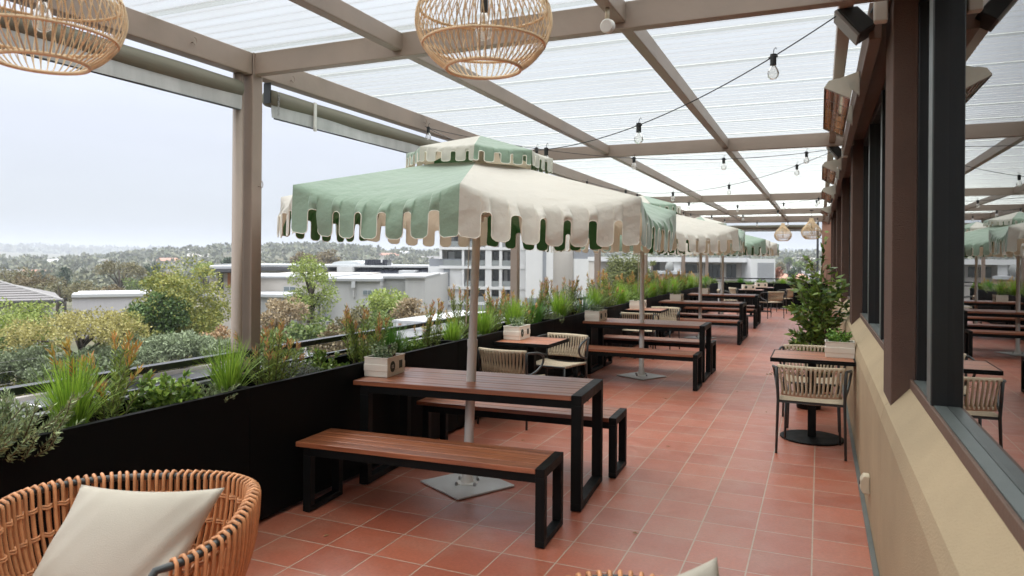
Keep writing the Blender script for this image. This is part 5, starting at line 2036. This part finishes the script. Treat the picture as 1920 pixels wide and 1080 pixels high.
b.box("wall", M_BEIGE, 1036.3, 1076, 440, 566, 1.0, 12, True)
b.box("wall", M_WWALL, 1076, 1119, 484, 566, -0.8, 12, True)
b.box("band", M_GREYC, 1076.5, 1118.5, 466, 484, -0.6, 11)
# ramp wall below the block
mb = MB()
mb.box(b.U(795), b.U(872), -9, -8.6, -2, b.Z(573))
part(mb, "ramp_wall", M_BEIGE, b.t)

# grey warehouse
b = Bld("warehouse", "long low grey warehouse with pale roof edges behind the slender tree", 640, 68)
b.box("wall", M_BEIGE, 380, 611, 523, 600, 1.5, 30, True)
b.box("wall", M_GREYW, 611, 718, 525.5, 600, -1.2, 28, True)
b.box("wall", M_GREYD, 718, 762, 521.5, 600, 0.6, 28, True)
b.box("wall", M_GREYW, 762, 799, 519.5, 600, -0.6, 28, True)
for x0, x1, y0, y1, v in ((378, 612, 520, 523.2, 1.2), (610, 719, 521.5, 526, -1.6), (717, 763, 517.5, 522, 0.3), (761, 800, 516.5, 520, -0.9)):
    b.box("roof", mat("grey_metal_roof", (0.28, 0.285, 0.285), 0.55, 0.06, 1), x0, x1, y0, y1, v, v + 14)
for x0, x1, y0, y1, v in ((523, 546, 539, 549.5, 1.5), (686, 704, 542, 551.5, -1.2)):
    w = b.box("window", M_RWHITE, x0, x1, y0, y1, v - 0.06, v + 0.02)
    for q in (0.04, 0.53):
        b.box("pane", mat("grey_pane", (0.13, 0.16, 0.17), 0.15, spec=0.7), x0 + (x1 - x0) * q, x0 + (x1 - x0) * (q + 0.42), y0 + 1, y1 - 1, v - 0.09, v - 0.061, parent=w)
b.box("downpipe", M_GREYW, 668, 671, 527, 556, -1.45, -1.2)
b.box("rain_head", M_RWHITE, 666, 673, 526.5, 538, -1.6, -1.46)
b.box("lean_to", M_GREYW, 420, 560, 553, 620, -4.0, 1.4, True)
b.box("roof", M_RWHITE, 418, 562, 548.5, 553.2, -4.4, 1.45)
t = b
b2 = Bld("air_conditioner", "white boxed air conditioning unit on the warehouse wall beside the slender tree", 607, 66.3, "air conditioner")
mb = MB()
mb.box(b2.U(597), b2.U(616), -0.5, 0.3, b2.Z(571), b2.Z(555))
part(mb, "casing", M_RWHITE, b2.t, bevel=0.03)
mb = MB()
c = ((b2.U(602.5)), b2.Z(562))
mb.tube([(c[0], -0.51, c[1]), (c[0], -0.53, c[1])], 0.30, 20)
part(mb, "fan_grille", M_GREYC, b2.t)
mb = MB()
mb.box(b2.U(598), b2.U(599.5), -0.4, 0.25, 0.0, b2.Z(571))
mb.box(b2.U(613.5), b2.U(615), -0.4, 0.25, 0.0, b2.Z(571))
part(mb, "stand", M_GREYC, b2.t)

# low building with dark solar roof behind it
b = Bld("school_building", "low building with dark sloping solar roofs behind the warehouse", 640, 96)
b.box("wall", M_BEIGE, 400, 610, 508, 560, 1.0, 14, True)
b.box("roof", M_RDARK, 395, 612, 501.5, 508.5, -0.5, 15)
b.box("roof", M_RWHITE, 392, 810, 497.5, 501, 1.5, 16)
b.box("wall", M_RWHITE, 632, 660, 500, 560, 0.0, 12, True)
b.box("wall", M_BEIGE, 655, 806, 512, 560, 2.0, 14, True)
mb = MB()
vs = [(b.U(652), -0.6, b.Z(518)), (b.U(800), -0.6, b.Z(512)), (b.U(800), 3.0, b.Z(501)), (b.U(668), 3.0, b.Z(501.5))]
vs += [(x, y, z - 0.25) for x, y, z in vs]
mb.add(vs, [(0, 1, 2, 3), (7, 6, 5, 4), (0, 4, 5, 1), (1, 5, 6, 2), (2, 6, 7, 3), (3, 7, 4, 0)])
part(mb, "solar_roof", M_SOLAR, b.t)
for x0, x1 in ((683, 690), (697, 704), (722, 733), (772, 780)):
    b.box("window", M_PANE, x0, x1, 511, 519, 1.2, 1.98)
for x0, x1 in ((692, 696), (706, 716), (735, 741)):
    b.box("shutter", mat("rust_orange_panel", (0.40, 0.16, 0.07), 0.7), x0, x1, 511.5, 519, 1.3, 1.98)
b.box("vent_box", M_RWHITE, 753, 783, 506, 521, -2.5, 1.0)
b.box("window", M_PANE, 555, 580, 509, 520, 0.4, 0.99)
mb = MB()
prof = [(b.U(600) + (b.U(662) - b.U(600)) * (0.5 - 0.5 * math.cos(PI * k / 12)), b.Z(500) + 0.75 * math.sin(PI * k / 12) ** 0.6) for k in range(13)]
mb.prism([(p, z) for p, z in prof], 'y', 6, 16)
part(mb, "curved_roof", mat("ribbed_pale_roof", (0.5, 0.52, 0.52), 0.5, 0.12, 3, stretch=(8, 1, 1)), b.t)
mb = MB()
prof = [(b.U(660) + (b.U(700) - b.U(660)) * (0.5 - 0.5 * math.cos(PI * k / 12)), b.Z(500) + 0.6 * math.sin(PI * k / 12) ** 0.6) for k in range(13)]
mb.prism([(p, z) for p, z in prof], 'y', 6.2, 16)
part(mb, "curved_roof", MAT["ribbed_pale_roof"], b.t)
mb = MB()
mb.box(b.U(674), b.U(717.5), 3.5, 7, b.Z(502), b.Z(486.5))
for k in range(12):
    x = b.U(675 + 3.5 * k)
    mb.box(x, x + 0.12, 3.42, 3.5, b.Z(501.5), b.Z(487))
part(mb, "plant_screen", M_SOLAR, b.t)
mb = MB()
mb.box(b.U(706), b.U(708.5), 3.2, 3.41, b.Z(492), b.Z(486))
part(mb, "sign", M_WWALL, b.t)

# grey roofed house at the left edge
b = Bld("tiled_roof_house", "house with a low grey tiled hip roof at the left edge of the view", 30, 40, "house", rad(35), None, 0.82)
b.box("wall", M_BEIGE, -120, 92, 566, 640, 0.6, 9, True)
b.box("gable_wall", M_WWALL, 84, 104, 566, 640, 1.4, 8, True)
mb = MB()
e0, e1 = b.U(-140), b.U(121)
rx = b.U(-6) * (1 + 5 / 49)
ze = b.Z(565)
zr = CAM_H - (526 - 475.5) / F_PX * (b.d + 5 * 0.82) - b.base
mb.add([(e0, 0, ze), (e1, 0, ze), (e1, 10, ze), (e0, 10, ze), (e0 + 1.5, 5, zr), (rx, 5, zr)], [(0, 1, 5, 4), (1, 2, 5), (2, 3, 4, 5), (3, 0, 4), (3, 2, 1, 0)])
for k in range(9):                       # tile courses
    t0 = k / 9
    z = ze + (zr - ze) * t0
    y = 5 * t0
    mb.box(e0 + 1.5 * t0, e1 + (rx - e1) * t0 - 0.05, y - 0.01, y + 0.10, z, z + 0.05)
part(mb, "roof", M_RGREY, b.t)
mb = MB()
mb.tube([(e1, 0, ze), (rx, 5, zr)], 0.09, 6)
part(mb, "ridge_cap", mat("pale_ridge", (0.26, 0.25, 0.24), 0.8), b.t)
b.box("gutter", M_RDARK, -140, 121, 565.5, 568, -0.12, 0.0)
b.box("window", M_PANE, 55, 80, 576, 600, 0.54, 0.62)

b = Bld("shed", "pale grey metal shed with a flat white parapet behind the yellow tree", 205, 52, "shed", rad(29), None, 0.88)
b.box("wall", mat("corrugated_pale_wall", (0.42, 0.41, 0.42), 0.7, 0.06, 2, stretch=(20, 20, 0.3)), 138, 330, 556, 640, 0, 10, True)
b.box("parapet", M_RWHITE, 137, 331, 551, 556.5, -0.2, 3.0)
b.box("trim", M_RDARK, 139, 163, 584, 585.5, -0.05, 0.0)

b = Bld("flat_roof_house", "dark flat-roofed house with an orange panel just left of the near post", 420, 62, "house", rad(22), None, 0.93)
b.box("wall", M_BEIGE, 405, 480, 512, 580, 0.8, 9, True)
b.box("roof", M_RDARK, 402, 482, 503.5, 510, -0.8, 10)
b.box("window", M_PANE, 409, 419, 512, 545, 0.7, 0.82)
b.box("panel", MAT["rust_orange_panel"], 427, 433, 512, 540, 0.68, 0.82)
b.box("upper_wall", M_RWHITE, 392, 440, 500, 504, 3, 9)

# long beige apartments to the right
b = Bld("terrace_houses", "long pale building with dark windows seen between the far posts", 1270, 58)
b.box("wall", M_BEIGE, 1126, 1398, 490, 560, 0.9, 9, True)
b.box("parapet", M_WWALL, 1124, 1400, 482.5, 491, -0.6, 9)
for x0, x1, y0, y1 in ((1146, 1158, 494, 520), (1228, 1241, 492, 515), (1290, 1322, 495, 512), (1328, 1341, 495, 522), (1341.5, 1360, 496, 522), (1368, 1386, 495, 522)):
    w = b.box("window", M_PANE, x0, x1, y0, y1, 0.78, 0.92)
    b.box("frame", M_DARKFRAME, (x0 + x1) / 2 - 0.4, (x0 + x1) / 2 + 0.4, y0, y1, 0.74, 0.779, parent=w)
for x0, x1 in ((1212, 1222), (1262, 1275)):
    b.box("pier", M_WWALL, x0, x1, 491, 530, -0.3, 0.9)
b.box("balcony", M_RWHITE, 1226, 1272, 508, 513, -2.2, 0.9)
b.box("balcony_wall", mat("brick_wall", (0.36, 0.24, 0.18), 0.9, 0.12, 3), 1226, 1272, 513, 535, -2.0, 0.9)
b.box("side_block", M_WWALL, 1397, 1441, 484, 560, -1.5, 8, True)
mb = MB()
for k in range(15):
    x = b.U(1409 + 2.0 * k)
    mb.box(x, x + 0.03, -1.56, -1.531, b.Z(524), b.Z(491))
part(mb, "slatted_screen", M_GREYC, b.t)
b.box("screen_backing", mat("pale_grey_blind", (0.5, 0.5, 0.5), 0.7), 1408.5, 1439, 491, 524, -1.53, -1.5)
t = thing("satellite_dish", "grey satellite dish standing on the balcony behind the third post", "satellite dish", pxw(1252, 512, 55.5), TH)
mb = MB()
mb.tube([(0, 0, -0.3), (0, 0, 0.35)], 0.025, 8)
part(mb, "mast", M_GREYC, t)
mb = MB()
rows = []
for i in range(5):
    r = 0.42 * i / 4
    rows.append([(0.8 * r * math.cos(a) + 0.1, -0.25 + 0.9 * r * r, 0.5 + r * math.sin(a) + 0.2 * r * math.cos(a)) for a in np.linspace(0, 2 * PI, 21)])
mb.grid(rows)
part(mb, "dish", M_GREYD, t, smooth=True)

for lb, px, py, d, w, m in (("low pink-roofed house beyond the end railing, left one", 1457, 520, 150, 5, M_RGREY), ("low house with a salmon tiled roof beyond the end railing, right one", 1490, 522, 140, 5.5, M_RRED)):
    b = Bld("low_house", lb, px, d, "house", group="low houses beyond the end railing")
    mb = MB()
    mb.box(-w / 2, w / 2, 0, 8, -2, b.Z(524))
    part(mb, "wall", M_BEIGE, b.t)
    mb = MB()
    mb.prism([(-0.6, b.Z(525)), (8.6, b.Z(525)), (4, b.Z(514))], 'x', -w / 2 - 0.5, w / 2 + 0.5)
    part(mb, "roof", m, b.t)
    mb = MB()
    mb.box(-w / 2 + 1, -w / 2 + 2.4, -0.04, 0.0, b.Z(545), b.Z(530))
    part(mb, "window", M_PANE, b.t)
b = Bld("timber_fence", "dark fence with pale slats below the end railing", 1490, 50, "fence")
mb = MB()
for k in range(30):
    x = b.U(1440 + 3.4 * k)
    mb.box(x, x + 0.07, 0, 0.03, -0.5, b.Z(532))
part(mb, "paling", M_RDARK, b.t)
mb = MB()
mb.box(b.U(1438), b.U(1545), 0.03, 0.08, b.Z(534), b.Z(531))
part(mb, "fence_rail", M_RDARK, b.t)

# ---- white box truck in the car park
p = pxw(737, 690, 21.0)
tr = thing("box_truck", "white box truck parked below the railing behind the planted trough", "truck", (-13.3, 22.3, -3.27), 0)
mb = MB()
mb.box(-1.15, 1.15, 0, 5.6, 0.75, 2.52)
part(mb, "cargo_box", M_WWALL, tr, bevel=0.03)
mb = MB()
for x in (-1.17, 1.10):
    mb.box(x, x + 0.07, -0.01, 5.61, 2.45, 2.54)
mb.box(-1.17, 1.17, -0.02, 0.05, 2.45, 2.54)
mb.box(-1.17, 1.17, -0.02, 0.05, 2.20, 2.24)
part(mb, "trim_rail", M_RWHITE, tr)
mb = MB()
mb.box(-0.9, -0.78, -0.03, -0.021, 2.36, 2.42)
part(mb, "marker_light", M_RRED, tr)
mb = MB()
mb.box(1.151, 1.156, 0.1, 5.5, 1.18, 1.23)
part(mb, "side_stripe", M_GREYC, tr)
mb = MB()
mb.prism([(5.65, 0.5), (7.4, 0.5), (7.4, 1.3), (7.0, 2.15), (5.65, 2.2)], 'x', -1.0, 1.0)
part(mb, "cab", M_WWALL, tr, bevel=0.06)
mb = MB()
mb.box(-1.01, 1.01, 5.95, 6.75, 1.35, 2.0)
part(mb, "window", M_PANE, tr)
mb = MB()
mb.box(-0.5, 0.5, 0.1, 6.6, 0.5, 0.84)
part(mb, "chassis", M_RDARK, tr)
for x in (-0.95, 0.95):
    for y in (1.3, 6.4):
        mb = MB()
        mb.tube([(x - 0.12, y, 0.38), (x + 0.12, y, 0.38)], 0.38, 20)
        w = part(mb, "wheel", M_SPK, tr)
        mb = MB()
        mb.tube([(x - 0.125, y, 0.38), (x + 0.125, y, 0.38)], 0.2, 14)
        part(mb, "rim", M_RWHITE, w)


# ---- trees and bushes
def tree(name, label, cat, px, d, ytop, ybot, wpx, leafm, n, seed, group="trees and bushes beyond the railing", leaf=None, shape='round', trunk=True, clumps=None, zb=None, sparse=1.0, limb=0.0, ratio=0.62):
    """crown between picture heights ytop and ybot, wpx wide, at distance d; many leaf faces gathered in clumps"""
    g = np.random.default_rng(seed)
    p = pxw(px, ybot, d)
    sc = d / F_PX
    base = land(p.x, p.y) if zb is None else zb
    t = thing(name, label, cat, (p.x, p.y, base), g.uniform(0, 6), group)
    z0 = p.z - base
    z1 = z0 + (ybot - ytop) * sc
    W = wpx * sc / 2
    Hc = z1 - z0
    leaf = leaf or max(0.10, 2.2 * sc * 1.6)
    nc = clumps or max(10, int(18 * sparse))
    C = []
    while len(C) < nc:
        q = g.uniform(-1, 1, 3)
        r = np.linalg.norm(q)
        if r > 1 or r < 0.25:
            continue
        if shape == 'cone':
            k = (1 - (q[2] + 1) / 2) * 0.95 + 0.08
            C.append((q[0] * W * k, q[1] * W * k, z0 + (q[2] + 1) / 2 * Hc, 0.42 * k + 0.1))
        elif shape == 'flat':
            C.append((q[0] * W, q[1] * W, z0 + Hc * (0.45 + 0.5 * math.sqrt(max(0, 1 - q[0] ** 2 - q[1] ** 2)) * g.uniform(0.5, 1)), 0.30))
        elif shape == 'tall':
            k = 0.55 + 0.45 * math.sin(PI * min(1, (1 - (q[2] + 1) / 2) * 1.1))
            C.append((q[0] * W * k, q[1] * W * k, z0 + (q[2] + 1) / 2 * Hc, 0.30))
        else:
            C.append((q[0] * W * 0.85, q[1] * W * 0.85, z0 + Hc * (0.5 + 0.45 * q[2]), 0.34))
    per = max(6, n // nc)
    P, D = [], []
    for cx, cy, cz, cr in C:
        R = cr * min(W, Hc * 0.7) * g.uniform(0.75, 1.3)
        u = unit(g.normal(size=(per, 3)))
        rr = g.uniform(0.35, 1.0, (per, 1)) ** 0.6
        P.append(np.array([cx, cy, cz]) + u * rr * R * np.array([1, 1, 0.8]))
        D.append(u * 0.8 + g.normal(size=(per, 3)) * 0.8 + np.array([0, 0, -0.1]))
    P, D = np.concatenate(P), np.concatenate(D)
    quads("crown", leaf_quads(P, D, leaf * g.uniform(0.7, 1.35, len(P)), leaf * ratio * g.uniform(0.7, 1.3, len(P))), leafm, t)
    if trunk:
        mb = MB()
        r0 = max(0.05, 0.035 * z1)
        top = z0 + Hc * 0.72
        mb.tube([(0, 0, -0.3), (0.05 * W, 0, z0 * 0.5 + 0.2 * top), (0, 0.06 * W, top * 0.7), (0.04 * W, 0, top)], [r0 * 1.2, r0, r0 * 0.7, r0 * 0.25], 8)
        for cx, cy, cz, cr in C[:: max(1, len(C) // 9)]:
            h0 = min(cz * 0.6, top * 0.75)
            mb.tube([(0, 0, h0), (cx * 0.5, cy * 0.5, (h0 + cz) / 2 + 0.1 * Hc), (cx, cy, cz)], [r0 * 0.5, r0 * 0.32, r0 * 0.12], 5)
        part(mb, "trunk", M_BARK, t, smooth=True)
    return t


L_YG = leafmat("yellow_green_leaf", (0.17, 0.22, 0.045), (0.30, 0.28, 0.07), 0.3, 0.25)
L_DG = leafmat("deep_green_leaf", (0.045, 0.095, 0.028), (0.10, 0.16, 0.04), 0.35, 0.15)
L_MG = leafmat("mid_green_leaf", (0.085, 0.15, 0.035), (0.16, 0.20, 0.05), 0.35, 0.2)
L_LG = leafmat("light_green_leaf", (0.20, 0.28, 0.055), (0.30, 0.34, 0.09), 0.3, 0.25)
L_GOLD = leafmat("golden_leaf", (0.27, 0.245, 0.075), (0.36, 0.32, 0.11), 0.3, 0.25)
L_OLIVE = leafmat("olive_leaf", (0.13, 0.125, 0.055), (0.20, 0.17, 0.08), 0.3, 0.1)
L_BROWN = leafmat("brown_green_leaf", (0.14, 0.10, 0.048), (0.19, 0.15, 0.07), 0.3, 0.1)
L_JUN = leafmat("juniper_leaf", (0.15, 0.19, 0.10), (0.26, 0.31, 0.18), 0.35, 0.1)
L_PINE = leafmat("pine_leaf", (0.030, 0.055, 0.032), (0.060, 0.090, 0.050), 0.35, 0.0)
L_PINK = leafmat("pinkish_dry_leaf", (0.29, 0.215, 0.125), (0.38, 0.30, 0.18), 0.3, 0.2)
L_RUST = leafmat("rusty_leaf", (0.27, 0.15, 0.075), (0.33, 0.22, 0.11), 0.3, 0.2)
L_RED = leafmat("red_autumn_leaf", (0.27, 0.10, 0.07), (0.33, 0.16, 0.10), 0.3, 0.1)
L_FEATH = leafmat("feathery_leaf", (0.11, 0.14, 0.04), (0.19, 0.20, 0.07), 0.3, 0.2)

# far trees
tree("conifer", "small dark rounded conifer beyond the grey tiled roof", "tree", 77, 150, 508, 534, 20, L_PINE, 700, 101, shape='round')
tree("conifer", "dark pointed conifer standing beyond the grey tiled roof, right of the rounded one", "tree", 121, 140, 500, 532, 34, L_PINE, 900, 102, shape='cone')
tree("conifer", "dark round-topped conifer left of the bushy yellow-green tree", "tree", 286, 150, 493, 520, 34, L_PINE, 900, 103)
tree("conifer", "dark tree just left of the near post above the flat-roofed house", "tree", 427, 130, 480, 506, 22, L_PINE, 700, 104)
tree("spreading_tree", "wide olive gum tree rising between the two dark conifers on the left", "tree", 225, 120, 491, 545, 90, L_OLIVE, 2600, 105, shape='flat')
tree("spreading_tree", "brown-green domed tree left behind the slender tree", "tree", 568, 150, 473, 508, 66, L_BROWN, 2000, 106)
tree("spreading_tree", "brown-green domed tree right behind the slender tree", "tree", 616, 165, 469, 506, 64, L_BROWN, 2000, 107)
for i, (px, d, a, c, w, m) in enumerate([(20, 95, 503, 545, 90, L_OLIVE), (62, 88, 512, 550, 80, L_BROWN), (110, 80, 525, 565, 95, L_OLIVE), (165, 78, 528, 565, 90, L_OLIVE), (205, 74, 530, 565, 70, L_BROWN), (265, 90, 520, 556, 80, L_MG), (320, 92, 512, 550, 70, L_BROWN), (385, 110, 492, 520, 50, L_LG)]):
    tree("broad_tree", "dull green and brown tree in the middle distance, %s from the left" % ORD[i], "tree", px, d, a, c, w, m, 1800, 120 + i, group="middle distance trees on the left")
tree("leafy_tree", "small dark green tree beyond the end railing, right of the red bush", "tree", 1487, 110, 503, 522, 20, L_PINE, 500, 140)
tree("leafy_tree", "dark green tree beside the white block with the slatted screen", "tree", 1412, 100, 494, 515, 26, L_DG, 700, 141)
tree("leafy_tree", "dark leafy bush left of the red bush beyond the end railing", "tree", 1450, 78, 508, 528, 22, L_DG, 600, 143)
tree("red_tree", "round red autumn bush beyond the end railing", "tree", 1452, 66, 503, 521, 34, L_RED, 900, 142, shape='round')
for i, (px, d, a, c, w, m) in enumerate([(1462, 210, 494, 508, 22, L_OLIVE), (1500, 230, 490, 505, 24, L_MG), (1524, 200, 492, 512, 24, L_OLIVE), (1478, 320, 484, 494, 18, L_MG), (1512, 330, 482, 492, 18, L_OLIVE)]):
    tree("broad_tree", "tree on the slope beyond the end railing, %s listed from near the red bush" % ORD[i], "tree", px, d, a, c, w, m, 700, 150 + i, group="trees on the slope beyond the end railing")

# near trees and shrubs on the left
tree("bushy_tree", "large bushy yellow-green tree just left of the near post", "tree", 345, 30, 497, 660, 175, L_YG, 15000, 201, clumps=64, leaf=0.125)
tree("bushy_tree", "dark green bushy tree in front of the pale shed, against the yellow-green tree", "tree", 290, 28.5, 548, 650, 110, L_DG, 9000, 202, clumps=40, leaf=0.12)
tree("branching_tree", "open yellow tree with dark bare branches in front of the pale shed", "tree", 150, 26, 585, 690, 260, L_GOLD, 6500, 203, clumps=60, leaf=0.10, shape='flat')
tree("branching_tree", "pale yellow-green tree with thin foliage at the left edge below the tiled roof", "tree", 40, 27, 560, 700, 150, L_LG, 6000, 204, clumps=44, leaf=0.11)
tree("bushy_tree", "low green bushy tree at the left edge above the railing", "tree", 15, 25.6, 618, 720, 110, L_MG, 7000, 205, clumps=30, leaf=0.11)
tree("bushy_tree", "yellow-leaved bush between the open yellow tree and the big bushy tree", "tree", 235, 27, 590, 690, 120, L_YG, 6500, 206, clumps=30, leaf=0.10)
tree("rust_bush", "rusty orange bush under the big bushy tree by the near post", "bush", 400, 27.5, 610, 680, 70, L_RUST, 1600, 207, clumps=18, leaf=0.12)
for i, (px, d, a, c, w) in enumerate([(30, 25.3, 655, 735, 130), (110, 25.4, 668, 730, 120), (190, 25.6, 655, 722, 110), (275, 26.0, 632, 706, 120), (350, 26.4, 628, 690, 110), (415, 27.0, 640, 690, 90)]):
    tree("juniper", "grey-green spreading juniper along the kerb, %s from the left" % ORD[i], "bush", px, d, a, c, w, L_JUN, 8000, 220 + i, group="junipers along the kerb", clumps=44, leaf=0.15, ratio=0.34, trunk=False, shape='flat')
# middle: slender tree and shrubs
tree("slender_tree", "slender light green tree standing in front of the grey warehouse", "tree", 583, 44, 477, 618, 92, L_LG, 5500, 240, clumps=40, leaf=0.14, shape='tall', sparse=0.6)
for i, (nm, lb, px, d, a, c, w, m) in enumerate([
    ("bush", "pink-brown dry bush just right of the near post", 530, 34, 557, 660, 95, L_PINK), ("bush", "green rounded bush below the slender tree", 590, 31, 603, 668, 130, L_MG),
    ("bush", "reddish green bush right of the slender tree", 668, 33, 570, 660, 110, L_OLIVE), ("bush", "tall green bush in front of the warehouse's darker wall", 722, 36, 545, 625, 95, L_LG),
    ("bush", "pinkish bush beside the tall green bush near the apartment block", 770, 35, 560, 630, 70, L_PINK), ("bush", "dark green bush below the tall green bush by the truck", 715, 32, 590, 660, 90, L_MG),
    ("bush", "low olive bush left of the box truck", 640, 30, 615, 680, 100, L_BROWN), ("bush", "low green bush near the kerb under the pink-brown bush", 515, 29, 625, 690, 90, L_MG)]):
    tree(nm, lb, "bush", px, d, a, c, w, m, 3400, 250 + i, group="bushes by the warehouse", clumps=26, leaf=0.15, trunk=i in (0, 3))
tree("feathery_tree", "feathery green tree right of the white apartment block", "tree", 1168, 33, 472, 585, 90, L_FEATH, 6000, 270, clumps=34, leaf=0.20, ratio=0.22)
tree("leafy_tree", "slim leaning tree by the balcony behind the third post", "tree", 1222, 48, 486, 530, 26, L_FEATH, 500, 271, clumps=10, leaf=0.2)
# verge planting
g = np.random.default_rng(9)
n = 5200
y = g.uniform(0, 48, n)
x = -24.5 - np.abs(g.normal(0, 2.2, n))
P = np.stack([x, y, np.full(n, -3.3)], 1)
D = np.stack([g.normal(size=n) * 0.6, g.normal(size=n) * 0.6, np.ones(n)], 1)
o = quads("verge_grass", leaf_quads(P, D, g.uniform(0.2, 0.55, n), 0.07), leafmat("verge_grass_leaf", (0.16, 0.18, 0.045), (0.25, 0.22, 0.07), 0.3, 0.2))
tag(o, "rough green and brown grass along the kerb", None, None, "stuff")
# wire fence with posts
t = thing("wire_fence", "low wire fence with pale posts among the junipers", "fence", (-25.2, 18, -3.3))
for k in range(9):
    mb = MB()
    mb.box(-0.06, 0.06, -14 + 3.6 * k, -13.88 + 3.6 * k, 0, 1.35)
    part(mb, "post", mat("weathered_post", (0.36, 0.34, 0.32), 0.9, 0.1), t, bevel=0.01)
mb = MB()
for z in (0.5, 0.9, 1.25):
    mb.tube([(0, -14, z), (0, 15, z)], 0.006, 5)
part(mb, "wire", M_BOLT, t)

# ================================================================== haze over the valley
mb = MB()
mb.box(-3600, 1500, -600, 3900, -40, 62)
hz = mb.build("haze", [])
hz["kind"] = "stuff"
hz["label"] = "pale haze in the air over the valley"
hm = bpy.data.materials.new("haze")
hm.use_nodes = True
hn, hl = hm.node_tree.nodes, hm.node_tree.links
hn.remove(hn["Principled BSDF"])
pv = hn.new("ShaderNodeVolumePrincipled")
pv.inputs["Color"].default_value = (0.80, 0.84, 0.90, 1)
pv.inputs["Density"].default_value = 0.00040
pv.inputs["Anisotropy"].default_value = 0.2
hl.new(pv.outputs[0], hn["Material Output"].inputs["Volume"])
hz.data.materials.append(hm)

# ---- a few dry leaves blown onto the tiles
g = np.random.default_rng(31)
leaf0 = None
for k, (x, y) in enumerate([(-1.9, 5.6), (-2.4, 5.75), (-1.6, 8.2), (-2.5, 8.3), (-0.9, 9.0), (-2.3, 10.9), (-1.2, 6.1), (-2.6, 3.3), (-1.0, 4.1), (-0.5, 7.9)]):
    if leaf0 is None:
        mb = MB()
        mb.add([(0, 0, 0.002), (0.018, 0.008, 0.007), (0.045, 0.0, 0.003), (0.018, -0.009, 0.006)], [(0, 1, 2, 3)])
        leaf0 = mb.build("fallen_leaf", mat("dry_leaf", (0.30, 0.19, 0.08), 0.8, 0.2, 20, trans=0.1))
        tag(leaf0, "small dry curled leaf lying loose on the terracotta tiles", "leaf", "dry leaves on the tiles")
        o = leaf0
    else:
        o = leaf0.copy()
        COL.objects.link(o)
    o.location = (x, y, 0.001)
    o.rotation_euler = (0, 0, g.uniform(0, 6.28))
